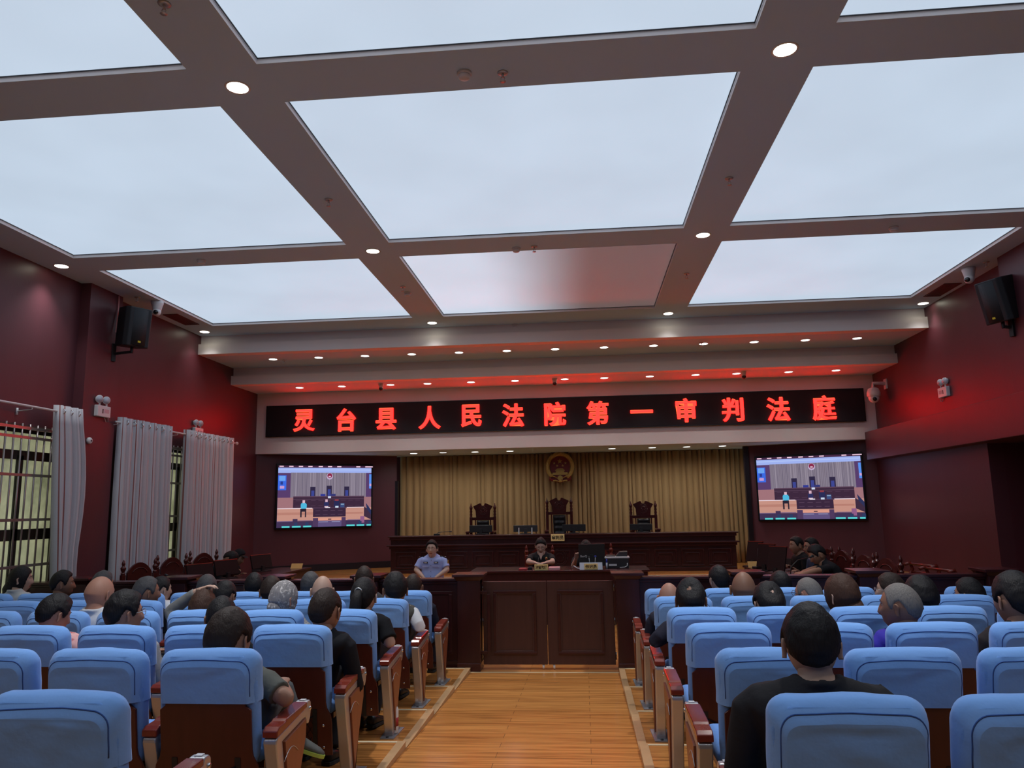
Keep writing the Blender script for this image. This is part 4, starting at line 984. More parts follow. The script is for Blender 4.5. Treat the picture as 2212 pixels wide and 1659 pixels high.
def flat(x0, x1, y, Y, z, d, th, m):
    a, c = px(x0, y, Y=Y), px(x1, y, Y=Y); return MB().box(a.x, c.x, Y, Y+d, z, z+th, m)
clutter('document_folder', 'red folder on the clerks desk at the woman clerk', 'folder', flat(1120.5, 1139, 1230, 11.80, DZ, .22, .025, red_folder), bevel=.004)
clutter('paper_pad', 'pale pink paper pad beside the four character name plate', 'paper', flat(1185, 1209, 1228, 11.80, DZ, .25, .035, pink_paper), bevel=.003)
p = px(1143, 1229, Y=11.9); b = MB(); b.box(-.05, .05, -.03, .03, 0, .03, black_plastic); b.ball((.02, 0, .035), (.03, .02, .012), dark_grey)
clutter('desk_stapler', 'small black stapler beside the red folder', 'stapler', b, (p.x, 11.9, DZ))
a, c = px(1308.5, 1228, Y=12.05), px(1359, 1228, Y=12.05); w = c.x-a.x
t = thing('document_scanner', 'bulky black printer with pale band on the clerks desk', 'printer', ((a.x+c.x)/2, 12.15, DZ))
h = px(1330, 1192, Y=12.05).z-DZ
MB().box(-w/2, w/2, -.12, .16, 0, h*.60, dark_grey).build('body', t, bevel=.008)
MB().box(-w/2-.012, w/2+.012, -.13, .12, h*.601, h*.70, white_plastic).build('pale_band', t, bevel=.006)
b = MB(); b.prism([(-w*.05, -.06, h*.701), (w*.46, -.06, h*.701), (w*.46, -.06, h), (w*.12, -.06, h*.98)], (0, .2, 0), dark_grey); b.box(-w*.46, -w*.06, -.08, .1, h*.701, h*.78, dark_grey); b.build('paper_feeder', t, bevel=.006)
MB().box(-w*.36, -w*.02, -.1225, -.1205, h*.14, h*.26, white_plastic).build('label_plate', t)
b = MB(); b.tube([(w*.1, -.13, h*.04), (w*.3, -.14, h*.06), (w*.42, -.13, h*.14), (w*.43, -.125, h*.32)], .007, white_plastic, 6); b.build('cable', t)
p = px(1311, 1228, Y=11.95); b = MB(); b.tube([(0, 0, .001), (0, 0, .09)], .014, acrylic, 10); b.tube([(0, 0, .09), (0, 0, .145)], .011, blue_pen, 8)
clutter('marker_pen', 'blue capped marker standing beside the printer', 'pen', b, (p.x, 11.95, DZ))
for x, yl, lab, m in ((1272, 1203, 'thin upright microphone before the large monitor', dark_grey), (1286, 1202, 'thin upright microphone with a blue tip before the large monitor', blue_pen)):
    p = px(x, yl, Y=11.93); q = px(x-(-3 if x < 1280 else 1), 1220, Y=11.93); t = thing('desk_microphone', lab, 'microphone', (q.x, 11.955, DZ))
    MB().box(-.025, .025, -.025, .025, 0, .02, black_plastic).build('base', t); MB().tube([(0, 0, .02), (p.x-q.x, 0, p.z-DZ)], .006, silver, 6).build('stem', t)
    b = MB(); b.ball((p.x-q.x, 0, p.z-DZ), (.02, .012, .012), m, 8, 6); b.build('head', t)
p = px(1240, 1229, Y=11.9); b = MB(); b.tube([(-.03, .1, .012), (0, 0, .05), (.05, -.04, .02), (.16, -.05, .008), (.28, -.02, .008)], .008, white_plastic, 6)
clutter('desk_cable', 'white cable curling beside the large monitor', 'cable', b, (p.x, 11.9, DZ))
clutter('document_sheets', 'white papers under the hands of the bending men', 'paper', MB().box(-.15, .15, -.22, .22, 0, .012, paper), (-5.03, 10.75, ZT))
clutter('document_sheets', 'white papers under the hands of the three seated men', 'paper', MB().box(-.2, .12, -.16, .2, 0, .012, paper), (2.72, 9.9, ZT))
clutter('tan_card', 'tan folded card on the far end of the window side table', 'card', MB().prism([(-.1, -.06, 0), (.1, -.06, 0), (.1, 0, .08), (-.1, 0, .08)], (0, .01, 0), tan_box), (-4.98, 13.1, ZT))
clutter('tan_card', 'tan card on the table by the gold curtain end', 'card', MB().prism([(-.1, -.06, 0), (.1, -.06, 0), (.1, 0, .09), (-.1, 0, .09)], (0, .01, 0), tan_box), (2.60, 12.3, ZT))
b = MB(); b.lathe([(.03, 0), (.033, .01), (.033, .15), (.03, .17), (.014, .20), (.014, .215)], white_plastic, 14); b.lathe([(.0335, .05), (.0335, .11)], red_folder, 14); b.lathe([(.016, .205), (.016, .225), (.014, .23)], red_folder, 10)
p = px(866, 1573, Z=GZ-1.6); clutter('drink_bottle', 'white and red drink bottle on the floor behind an aisle armrest', 'bottle', b, (-1.432, TIPY(3)-.22, plat_z(3)+.009))
# ---------------------------------------------------------------- people
def lerp_tab(tab, x):
    for (a, u), (c, v) in zip(tab, tab[1:]):
        if x <= c: return u+(v-u)*(x-a)/(c-a) if c > a else v
    return tab[-1][1]
def skull(th, ph, feat=True, fem=False):
    """point of the head surface; th azimuth from the face (+Y), ph elevation"""
    a, b_, c = .0745, .096, .119
    cp = math.cos(ph); x = a*math.sin(th)*cp; y = b_*math.cos(th)*cp; z = c*math.sin(ph); zz = z/c
    x *= 1+.07*(1-zz*zz)
    if zz < 0:
        x *= 1-(.36 if fem else .30)*(-zz)**1.6
        if y < 0: y *= 1-.34*(-zz)**1.1
        else: y *= 1+.10*(-zz)**2; y += .012*(-zz)**2*max(0, 1-abs(x)/.06)
    elif y < 0: y *= 1+.05*(1-zz)
    if feat and y > 0:
        ax = abs(x); g = lambda u, s: math.exp(-(u/s)**2)
        up_ = min(1, max(0, (.026-z)/.056)); dn = min(1, max(0, (z+.046)/.012))
        y += .023*g(x, .0125*(1+.3*up_))*up_*dn
        y -= .011*g(ax-.031, .015)*g(z-.012, .011)
        y += .005*g(ax-.028, .022)*g(z-.031, .008)
        y += .0065*g(x, .022)*g(z+.064, .012) - .0045*g(x, .026)*g(z+.064, .003)
        y += .004*g(ax-.045, .02)*g(z+.02, .02)
    return Vector((x, y, z))
lip_m = mat('lips', (.36, .12, .10), .5, .3)
eye_m = mat('eye white', (.62, .60, .58), .3, .4)
iris_m = mat('dark iris', (.012, .008, .006), .2, .5)
def head_mesh(b, X, skin, fem=False, brow=None, k=1.0, closed_eyes=False):
    nt_, np_ = 48, 40; V = []; F = []
    for j in range(np_+1):
        ph = -PI/2+PI*j/np_
        for i in range(nt_): V.append(skull(2*PI*i/nt_, ph, True, fem)*k)
    for j in range(np_):
        for i in range(nt_):
            a = j*nt_+i; c = j*nt_+(i+1) % nt_; F.append((a, c, c+nt_, a+nt_))
    sk, lp = [], []
    for f in F:
        q = sum((V[i] for i in f), Vector())/4/k
        (lp if q.y > 0 and abs(q.x) < .021 and abs(q.z+.064) < .0095 else sk).append(f)
    o = len(b.v); b.add(V, sk, skin, True, X); ks = b.slot(lip_m)
    b.f += [tuple(i+o for i in f) for f in lp]; b.mi += [ks]*len(lp); b.sm += [True]*len(lp)
    for s in (-1, 1):
        E = X @ Matrix.Translation((s*.0785*k, -.008*k, -.004*k)) @ Matrix.Rotation(s*R(18), 4, 'Z') @ Matrix.Rotation(R(-10), 4, 'X')
        rings = []
        for y, z, r in ((0, -.032, .004), (.002, -.026, .009), (.004, -.015, .0115), (.0, .0, .0135), (-.002, .014, .0165), (0, .024, .015), (.002, .031, .006)):
            rings.append([tuple(k*v for v in (s*(.006+.0055*math.cos(q)+(.004 if math.sin(q) < 0 else 0)), y+r*math.sin(q), z)) for q in (2*PI*i/10 for i in range(10))])
        b.loft(rings, skin, X=E)
        e = skull(s*.335, .10, True, fem); e = Vector((s*.031, e.y-.0065, .012))*k
        if not closed_eyes:
            b.ball(e, (.0125*k, .008*k, .0058*k), eye_m, 10, 6, X=X); b.ball(e+Vector((0, .0045*k, 0)), (.0055*k, .0045*k, .0056*k), iris_m, 8, 6, X=X)
        else: b.ball(e+Vector((0, .002, -.003)), (.013*k, .007*k, .002*k), iris_m, 8, 5, X=X)
        if brow:
            P = [skull(s*t, .275+.03*math.sin((t-.12)*5), True, fem)*k+Vector((0, .001, 0)) for t in (.13, .25, .37, .50)]
            b.tube(P, [.0025, .0035, .003, .0015], brow, 6, X=X)
MEN = [(0, .074), (30, .073), (48, .062), (60, .035), (70, .0), (77, -.012), (84, .01), (92, .034), (102, .036), (112, .012), (124, -.022), (150, -.046), (180, -.052)]
WOM = [(0, .075), (30, .068), (50, .05), (65, .022), (78, .012), (95, .01), (108, -.01), (125, -.05), (150, -.075), (180, -.082)]
BOB = [(0, .068), (30, .05), (48, .01), (58, -.05), (70, -.105), (180, -.125)]
LOW = [(0, .20), (85, .20), (95, .02), (110, .0), (125, -.03), (150, -.05), (180, -.055)]
def hair_mesh(X, style, m, k=1.0, seed=0, thick=.016):
    tab = {'bob': BOB, 'long': BOB, 'woman': WOM, 'fringe': LOW}.get(style, MEN); rr = random.Random(seed); b = MB()
    nt_, np_ = 64, 48; V = []; H = []
    for j in range(np_+1):
        ph = -PI/2+PI*j/np_
        for i in range(nt_):
            th = 2*PI*i/nt_; p = skull(th, ph, False, style in ('woman', 'bob', 'long')); d = abs((math.degrees(th)+180) % 360-180); zl = lerp_tab(tab, d)
            h = p.z-zl; s = min(1, max(0, h/.022+.45)); s = s*s*(3-2*s)
            t = thick*(.62+.55*max(0, p.z/.12)); n = noise.noise(p*38+Vector((seed, 0, 0))); n2 = noise.noise(Vector((p.x*120+seed, p.y*120, p.z*45)))
            t *= 1+.16*n+.10*n2
            if style == 'thin':      # scalp showing through at the crown
                q = (p.normalized()-Vector((0, -.62, .78))).length; t -= max(0, 1-q/.60)*(thick+.004)*(1.0+.45*n+.4*n2)
            if style == 'buzz': t = .0045
            nv = Vector((p.x/.0056, p.y/.0092, p.z/.0142)).normalized()
            V.append((p+nv*(-.012+s*(.012+t)))*k); H.append(h)
    F = []
    for j in range(np_):
        for i in range(nt_):
            a = j*nt_+i; c = j*nt_+(i+1) % nt_; f = (a, c, c+nt_, a+nt_)
            if max(H[q] for q in f) > -.03: F.append(f)
    b.add(V, F, m, True, X); return b
HAIRS = {}
def hair_mat(name, col):
    m = mat(name, col, .55, .25, bump=(30, .3, (5, 5, .6)), var=(40, .4, (4, 4, .5))); HAIRS[name] = m; return m
black_hair = hair_mat('black hair', (.012, .010, .011)); brown_hair = hair_mat('dark brown hair', (.028, .016, .012)); grey_hair = hair_mat('greying hair', (.075, .072, .075))
silver_hair = hair_mat('pale grey stubble', (.17, .155, .145)); red_hair = hair_mat('reddish brown hair', (.060, .028, .018))
SK = {n: mat(n, c, .5, .35, bump=(90, .06), var=(14, .07)) for n, c in (('pale skin', (.64, .43, .34)), ('fair skin', (.52, .33, .25)), ('tan skin', (.36, .19, .125)), ('brown skin', (.25, .125, .08)), ('ruddy skin', (.40, .20, .14)))}
def cloth(name, col, v=.12, sc=18, r=.85): return mat(name, col, r, .2, bump=(11, .4), var=(sc, v))
QUEUE = []
class Rig:
    """seated figure; local frame: origin on the floor under the hips, facing +Y"""
    def __init__(s, head, hip, yaw=0, elbow=None, wrist=None, ankle=None, sw=.172, size=1.0, knee=None):
        s.h = Vector(head); s.hip = Vector(hip); s.size = size
        s.N = s.h+Vector((0, -.048, -.088*size)); s.sw = sw
        d = (s.N-s.hip); s.up = d.normalized(); s.X = Vector((1, 0, 0)); s.f = s.up.cross(s.X)
        s.S = {k: s.N-s.up*.086+s.X*(k*sw) for k in (-1, 1)}
        s.E = {}; s.Wr = {}; s.A = {}; s.K = {}
        for k in (-1, 1):
            e = (elbow or {}).get(k); s.E[k] = Vector(e) if e else s.S[k]+Vector((k*.055, .04, -.27))
            w = (wrist or {}).get(k); s.Wr[k] = Vector(w) if w else Vector((k*.09, .30, s.hip.z+.12))
            # keep believable limb lengths
            v = s.E[k]-s.S[k]
            if v.length > .33: s.E[k] = s.S[k]+v.normalized()*.33
            v = s.Wr[k]-s.E[k]
            if v.length > .30: s.Wr[k] = s.E[k]+v.normalized()*.30
            n = (knee or {}).get(k); s.K[k] = Vector(n) if n else Vector((k*.115, s.hip.y+.42, s.hip.z+.0))
            a = (ankle or {}).get(k); s.A[k] = Vector(a) if a else Vector((k*.115, s.hip.y+.40, .09))
    def torso(s, b, g, m, low=True):
        c0, c1 = s.hip, s.N; rings = []
        L_ = [(-.06, .15, .105), (0.0, .175, .125), (.22, .168, .12), (.45, .162, .112), (.68, .180, .118), (.80, .192, .108), (.885, .172, .092), (.955, .118, .074), (1.02, .070, .064)]
        for t, w, d in L_:
            c = c0.lerp(c1, t)-s.f*(.022*math.sin(PI*min(1, max(0, t)))); kk = s.sw/.172
            rings.append([tuple(c+s.X*((w*kk+g)*math.copysign(abs(math.cos(q))**.8, math.cos(q)))+s.f*((d+g)*math.copysign(abs(math.sin(q))**.85, math.sin(q)))-s.up*(.072*max(0, math.sin(q))*max(0, t-.85)/.17)) for q in (2*PI*i/20 for i in range(20))])
        b.loft(rings, m)
    def arm(s, b, k, g, m, upto=2.0, r=(.052, .047, .041, .036, .026)):
        """upto: 1 = elbow, 2 = wrist"""
        S, E, Wp = s.S[k], s.E[k], s.Wr[k]; P = [S-s.X*(k*.05)+s.up*.015, S+(E-S)*.12, S.lerp(E, .5), S.lerp(E, .88)]; rad = [r[0]*.9+g, r[0]+g, r[1]+g, r[2]+g]
        if upto <= 1: n = S.lerp(E, upto); P = P[:3] if upto > .5 else P[:2]; rad = rad[:len(P)]; P.append(n); rad.append(r[1]*.97+g*1.5)
        else:
            P += [E, E.lerp(Wp, .12), E.lerp(Wp, .4), E.lerp(Wp, (upto-1))]; rad += [r[2]+g, r[2]+.001+g, r[3]+.002+g, r[4]+g]
        b.tube(P, rad, m, 14)
    def leg(s, b, k, g, m):
        H = s.hip+Vector((k*.085, .02, -.01)); P = [H+Vector((0, -.08, .01)), H, H.lerp(s.K[k], .5), H.lerp(s.K[k], .92), s.K[k]+(s.A[k]-H).normalized()*.02, s.K[k].lerp(s.A[k], .3), s.K[k].lerp(s.A[k], .65), s.A[k]]
        b.tube(P, [.085+g, .088+g, .074+g, .06+g, .058+g, .055+g, .045+g, .036+g*1.2], m, 14)
def hand(b, w, f, n, side, m, curl=.35, k=1.0):
    """palm with four fingers and a thumb; w wrist, f towards the fingers, n back of the hand, side +1 right hand"""
    f = f.normalized(); n = (n-f*n.dot(f)).normalized(); s_ = f.cross(n)*side    # s_ points to the thumb side's opposite
    Q = lambda a, c, e: tuple(w+f*(a*k)+s_*(c*k)+n*(e*k))
    rings = []
    for a, hw, th in ((-.015, .024, .019), (.01, .027, .017), (.045, .038, .015), (.075, .042, .0135), (.092, .038, .011)):
        rings.append([Q(a, hw*math.cos(q), th*math.sin(q)) for q in (2*PI*i/14 for i in range(14))])
    b.loft(rings, m)
    for i, (o, L_) in enumerate(((-.031, .070), (-.0105, .080), (.0105, .075), (.031, .058))):
        p = Vector(Q(.083, o, 0)); d = f.copy(); P = [p]
        for j, (q, sh) in enumerate(((curl*.6, .45), (curl, .32), (curl*.9, .23))):
            ax = f.cross(n); d = (Matrix.Rotation(-q*(1+.08*i), 3, ax) @ d); p = p+d*(L_*sh*k); P.append(p.copy())
        b.tube(P, [.0092*k, .0088*k, .0078*k, .0062*k], m, 8); b.ball(P[-1], .0062*k, m, 8, 5)
    p = Vector(Q(.02, -.026, -.004)); P = [p, p+(f*.55-s_*.75-n*.2)*.032*k, p+(f*.55-s_*.75-n*.2)*.032*k+(f*.85-s_*.35-n*.25)*.028*k, p+(f*.55-s_*.75-n*.2)*.032*k+(f*.9-s_*.25-n*.3)*.052*k]
    b.tube(P, [.013*k, .0105*k, .0095*k, .0068*k], m, 8); b.ball(P[-1], .0068*k, m, 8, 5)
def shoe(k, rig, m, sole, parent, toe=None):
    A = rig.A[k]; t = Vector(toe).normalized() if toe else Vector((k*.12, 1, -.05)).normalized(); up_ = Vector((0, 0, 1)); up_ = (up_-t*up_.dot(t)).normalized(); sd = t.cross(up_)
    b = MB(); rings = []
    for a, w, z0, z1 in ((-.075, .025, -.075, -.01), (-.06, .036, -.085, .0), (-.01, .041, -.087, .005), (.05, .044, -.087, -.02), (.11, .047, -.087, -.035), (.155, .042, -.087, -.045), (.185, .022, -.083, -.06)):
        rings.append([tuple(A+t*a+sd*(w*math.cos(q))+up_*((z0+z1)/2+(z1-z0)/2*math.sin(q))) for q in (2*PI*i/14 for i in range(14))])
    b.loft(rings, m)
    o = b.build('shoe', parent); b = MB(); rings = []
    for a, w in ((-.08, .028), (-.05, .042), (.03, .045), (.11, .05), (.16, .044), (.19, .024)):
        rings.append([tuple(A+t*a+sd*(w*c_)+up_*z) for c_, z in ((-1, -.089), (1, -.089), (1.02, -.07), (-1.02, -.07))])
    b.loft(rings, sole, smooth=False); b.build('sole', o); return o
def glasses(X, k, m, parent):
    b = MB()
    for s in (-1, 1):
        b.tube([(s*.033*k+.024*k*math.cos(q), (.1035-.25*abs(math.cos(q))*.02)*k, .010*k+.017*k*math.sin(q)) for q in (2*PI*i/18 for i in range(19))], .0016*k, m, 5, X=X)
        b.tube([(s*.057*k, .101*k, .014*k), (s*.074*k, .085*k, .016*k), (s*.084*k, .0, .010*k), (s*.083*k, -.02*k, -.002*k)], .0018*k, m, 5, X=X)
    b.tube([(-.010*k, .105*k, .014*k), (0, .108*k, .017*k), (.010*k, .105*k, .014*k)], .0016*k, m, 5, X=X); b.build('eyeglasses', parent)
trouser_dark = cloth('dark trousers', (.018, .018, .022)); shoe_black = mat('black shoe leather', (.012, .011, .011), .35, .5); sole_m = mat('shoe sole', (.03, .03, .03), .7, .3)
def person(label, head_c, floor, yaw, hip_h=.55, lean=.06, hyaw=0, pitch=0, roll=0, skin='tan skin', hair=('short', 'black hair'), shirt=None, sleeve=.62, collar=True, trousers=None,
           elbow=None, wrist=None, ankle=None, knee=None, k=1.06, fem=False, hands=True, vox=.012, vest=None, spec=None, group=None, sw=.172, curl=.35, shoes=None, seed=0, eyes=False, thick=.016, toes=None, world_w=None, world_e=None, hand_dir=None, lx=0):
    """head_c world centre of the head; yaw of the body, hyaw extra turn of the head"""
    a = R(yaw); rz = Matrix.Rotation(a, 3, 'Z'); o2 = rz @ Vector((lx, lean, 0)); root = Vector((head_c[0]-o2.x, head_c[1]-o2.y, floor))
    inv = Matrix.Rotation(-a, 3, 'Z'); loc = lambda w: inv @ (Vector(w)-root)
    if world_w: wrist = {q: loc(v) for q, v in world_w.items()}
    if world_e: elbow = {q: loc(v) for q, v in world_e.items()}
    rig = Rig((lx, lean, head_c[2]-floor), (0, 0, hip_h), 0, elbow, wrist, ankle, sw, k, knee)
    HX = Matrix.Translation(rig.h) @ Matrix.Rotation(R(hyaw), 4, 'Z') @ Matrix.Rotation(R(-pitch), 4, 'X') @ Matrix.Rotation(R(roll), 4, 'Y')
    sk = SK[skin]; o = bpy.data.objects.new('person', bpy.data.meshes.new('person')); COL.objects.link(o); o.location = root; o.rotation_euler.z = a
    tag(o, label, 'person', group)
    b = MB(); rig.torso(b, -.012, sk)
    nb = HX @ Vector((0, -.02, -.05)); b.tube([rig.N-rig.up*.12, rig.N-rig.up*.05, rig.N.lerp(nb, .4)+rig.f*.01, nb], [.075, .060*k, .054*k, .056*k], sk, 16)
    for q in (-1, 1): rig.arm(b, q, 0, sk); rig.leg(b, q, -.004, sk)
    x = MB(); head_mesh(x, HX, sk, fem, HAIRS[hair[1]] if not hair[1].startswith('pale') else HAIRS['greying hair'], k, eyes)
    if hands:
        for q in (-1, 1):
            f = rig.Wr[q]-rig.E[q]; f = f.normalized()
            if hand_dir: f = (f*.4+(inv @ Vector(hand_dir[q])).normalized()*.6).normalized()
            n = Vector((0, 0, 1)) if abs(f.z) < .8 else Vector((q, 0, .2)); hand(x, rig.Wr[q]+f*.008, f, n, q, sk, curl)
    QUEUE.append((b, vox, 3, o, x))
    sm = shirt or cloth('plain shirt', (.03, .03, .035)); c = bpy.data.objects.new('shirt', bpy.data.meshes.new('shirt')); COL.objects.link(c); c.parent = o
    b = MB(); rig.torso(b, .006, sm)
    for q in (-1, 1): rig.arm(b, q, .011, sm, sleeve)
    if collar:
        cn = rig.N+rig.up*.012; b.tube([tuple(cn+rig.X*(.067*k*math.cos(t))+rig.f*(.066*k*math.sin(t))+rig.up*(.012-.080*max(0, math.sin(t))-.016*abs(math.cos(t)))) for t in (2*PI*i/20 for i in range(21))], .013, sm, 8)
    QUEUE.append((b, .011, 2, c, None))
    if vest:
        v = bpy.data.objects.new('vest', bpy.data.meshes.new('vest')); COL.objects.link(v); v.parent = o; b = MB(); rig.torso(b, .02, vest); QUEUE.append((b, .012, 3, v, None))
    t = bpy.data.objects.new('trousers', bpy.data.meshes.new('trousers')); COL.objects.link(t); t.parent = o; tm = trousers or trouser_dark
    b = MB(); b.ball(rig.hip+Vector((0, -.01, .0)), (.185*sw/.172, .135, .12), tm, 18, 10)
    for q in (-1, 1): rig.leg(b, q, .010, tm)
    QUEUE.append((b, .014, 3, t, None))
    for q in (-1, 1): shoe(q, rig, *(shoes or (shoe_black, sole_m)), o, (toes or {}).get(q))
    hs, hm = hair[0], HAIRS.get(hair[1])
    if hs != 'bald':
        hb = hair_mesh(HX, hs, hm, k, seed, thick)
        if hs == 'long':
            P = [HX @ Vector(v) for v in ((0, -.075*k, -.02), (0, -.09*k, -.09), (0, -.085*k, -.15))]+[rig.N-rig.f*.10-rig.up*.06, rig.N-rig.f*.115-rig.up*.14]
            hb.tube(P, [.06, .082, .08, .065, .02], hm, 14, flat=.55)
        hb.build('hair', o)
    if spec: glasses(HX, k, spec, o)
    return o, rig, HX
def flush_people():
    tmp = []
    for b, vox, it, o, x in QUEUE:
        me = b.mesh('t'); t = bpy.data.objects.new('t', me); COL.objects.link(t)
        r_ = t.modifiers.new('r', 'REMESH'); r_.mode = 'VOXEL'; r_.voxel_size = vox; r_.use_smooth_shade = True
        q = t.modifiers.new('s', 'SMOOTH'); q.factor = .5; q.iterations = it; tmp.append((t, b.mats[0], o, x))
    bpy.context.view_layer.update(); dg = bpy.context.evaluated_depsgraph_get()
    for t, m, o, x in tmp:
        me = bpy.data.meshes.new_from_object(t.evaluated_get(dg))
        v = [tuple(q.co) for q in me.vertices]; f = [tuple(p.vertices) for p in me.polygons]; bpy.data.meshes.remove(me)
        n = MB()
        if x: n.add(v, f, x.mats[0], True); k = len(n.v); n.v += x.v; n.f += [tuple(i+k for i in g) for g in x.f]; n.mats = x.mats; n.mi = [0]*len(f)+x.mi; n.sm += x.sm
        else: n.add(v, f, m, True)
        o.data = n.mesh(o.name)
    for t, m, o, x in tmp: bpy.data.objects.remove(t)
    QUEUE.clear()
# ---------------------------------------------------------------- the audience
C = {n: cloth(n, c, v, sc) for n, c, v, sc in (
    ('off white tee', (.55, .54, .52), .06, 8), ('white cotton', (.72, .72, .74), .05, 8), ('black tee', (.008, .008, .010), .2, 10), ('black shirt', (.012, .012, .015), .2, 10), ('grey green tee', (.105, .108, .095), .1, 10),
    ('grey knit', (.20, .20, .19), .12, 30), ('navy jacket', (.018, .018, .032), .15, 10), ('grey vest', (.075, .072, .062), .25, 60), ('purple blue work shirt', (.045, .035, .36), .1, 8), ('brown black suit', (.026, .021, .022), .1, 8),
    ('police blue shirt', (.42, .52, .92), .06, 9), ('black suit jacket', (.022, .021, .024), .1, 9), ('blue denim shirt', (.045, .07, .135), .2, 14), ('pale grey shirt', (.36, .36, .37), .1, 14), ('dark grey shirt', (.05, .05, .055), .1, 10), ('silver grey satin', (.16, .17, .17), .1, 8))}
pink_m = mat('pink floral blouse', (.72, .38, .37), .85, .2, bump=(11, .3))
tweed_m = mat('grey tweed', (.26, .26, .26), .9, .1, bump=(60, .4)); leop_m = mat('brown patterned blouse', (.25, .15, .09), .8, .2)
scarf_m = mat('grey patterned headscarf', (.28, .26, .27), .7, .3, bump=(16, .7, (3, .6, .6)))
def speckle(m, scale, c1, c2, lo, hi):
    nt, b, N, L = nodes(m); tc = N('ShaderNodeTexCoord'); n = N('ShaderNodeTexNoise'); n.inputs['Scale'].default_value = scale; n.inputs['Detail'].default_value = 4
    L(tc.outputs['Object'], n.inputs[0]); r_ = N('ShaderNodeValToRGB'); r_.color_ramp.elements[0].position = lo; r_.color_ramp.elements[1].position = hi
    r_.color_ramp.elements[0].color = (*c1, 1); r_.color_ramp.elements[1].color = (*c2, 1); L(n.outputs[0], r_.inputs[0]); L(r_.outputs[0], b.inputs['Base Color'])
speckle(pink_m, 26, (.74, .40, .39), (.55, .16, .17), .56, .66); speckle(tweed_m, 170, (.07, .07, .07), (.52, .52, .53), .42, .60)
speckle(leop_m, 45, (.05, .03, .02), (.42, .28, .18), .44, .56); speckle(scarf_m, 42, (.24, .225, .23), (.66, .62, .60), .54, .66)
def seat_x(s, c): return SEATX(s, c)
def sit(label, s, i, c, cx, yt, hyaw, hair, skin='tan skin', shirt='black tee', k=1.08, dy=-.17, thick=.016, **kw):
    Y = TIPY(i)+dy; p = px(cx, yt, Y=Y); crown = .119*k+(thick*1.15*k if hair[0] not in ('bald',) else 0)*.95
    if hair[0] == 'buzz': crown = .119*k+.005
    z = p.z-crown; sx = seat_x(s, c); lx = max(-.12, min(.12, p.x-sx))
    m = shirt if not isinstance(shirt, str) else C[shirt]
    kw.setdefault('lx', lx); kw.setdefault('lean', -.07); kw.setdefault('sleeve', .6)
    kw.setdefault('hands', True)
    return person(label, (p.x, Y, z), plat_z(i), kw.pop('byaw', hyaw*.2), .56, hyaw=hyaw*.8, hair=hair, skin=skin, shirt=m, k=k, thick=thick, seed=i*10+c+(50 if s == 'F' else 0), group='seated audience', **kw)
B_, BR, GR, SI, RD = 'black hair', 'dark brown hair', 'greying hair', 'pale grey stubble', 'reddish brown hair'
W_, F_ = 'W', 'F'
sit('woman with smooth dark hair and pale tee in profile near the window', W_, 5, 8, 47, 1222, -62, ('long', B_), 'fair skin', 'off white tee', fem=True, k=1.1)
sit('dark haired man turned in profile before a barrier post, window side', W_, 5, 7, 137, 1231, -55, ('short', B_), 'brown skin', 'black tee', k=1.12)
sit('person whose grey cropped head shows behind the bald man in white', W_, 5, 6, 224, 1232, -25, ('short', GR), 'tan skin', 'dark grey shirt', spec=black_plastic)
sit('bald man in a white tee shirt', W_, 3, 4, 217, 1245, -18, ('bald', B_), 'ruddy skin', 'white cotton', k=1.17, sw=.19, pitch=6)
sit('woman in a pink floral blouse with short untidy black hair', W_, 2, 3, 120, 1281, -28, ('short', B_), 'ruddy skin', pink_m, fem=True, thick=.024, k=1.0, pitch=14, sw=.185)
sit('person with glasses, pearl earring and thick black hair, window side', W_, 2, 2, 272, 1272, -38, ('short', B_), 'ruddy skin', 'pale grey shirt', spec=chrome, thick=.026, k=1.1, sleeve=2.0)
sit('grey haired man turned in three quarter profile, beyond the person with glasses', W_, 4, 4, 318, 1244, -42, ('short', GR), 'brown skin', 'black tee', k=1.14)
sit('dark haired person in white half hidden by the grey haired man', W_, 5, 5, 349, 1244, -32, ('short', B_), 'fair skin', 'white cotton', fem=True)
sit('grey haired person beyond the raised arm', W_, 5, 4, 448, 1240, -8, ('short', GR), 'tan skin', 'dark grey shirt')
sit('dark haired person just beyond the raised arm', W_, 4, 3, 487, 1253, -8, ('short', B_), 'tan skin', 'black tee', k=1.12)
rA = sit('brown haired person with one grey sleeved arm raised over the head', W_, 3, 2, 440, 1272, 8, ('short', RD), 'fair skin', 'grey knit', sleeve=1.9, hands=True, k=1.12, thick=.02,
    world_e={-1: tuple(px(368, 1322, Y=TIPY(3)-.10))}, world_w={-1: tuple(px(428, 1275, Y=TIPY(3)-.12))}, hand_dir={-1: (1, 0, .1), 1: (0, 1, 0)})
sit('man with thinning crown almost hidden behind the stout grey tee man', W_, 2, 1, 480, 1287, 22, ('short', B_), 'tan skin', 'black tee')
xa = -1.452
sit('stout man in a grey green tee, elbow on the aisle armrest', W_, 1, 0, 497, 1311, -12, ('short', BR), 'tan skin', 'grey green tee', k=1.2, thick=.02, sleeve=.72, sw=.19,
    world_e={1: (xa-.0, TIPY(1)-.26, plat_z(1)+.65)}, world_w={1: (xa-.12, TIPY(1)+.0, plat_z(1)+.66)}, knee={1: (.02, .43, .56)}, ankle={1: (.115, .46, .335)}, toes={1: (.8, .4, -.38)},
    shoes=(mat('grey sneaker', (.10, .105, .10), .7, .3, var=(30, .3)), mat('neon green sole', (.42, .62, .12), .6, .3)), trousers=cloth('grey trousers', (.10, .11, .115)))
sit('close cropped dark head beyond the headscarf, window side', W_, 5, 3, 550, 1236, 10, ('short', B_), 'brown skin', 'black tee')
sit('dark cropped head next to the headscarf', W_, 4, 2, 587, 1243, 10, ('short', BR), 'brown skin', 'dark grey shirt', thick=.012, k=1.12)
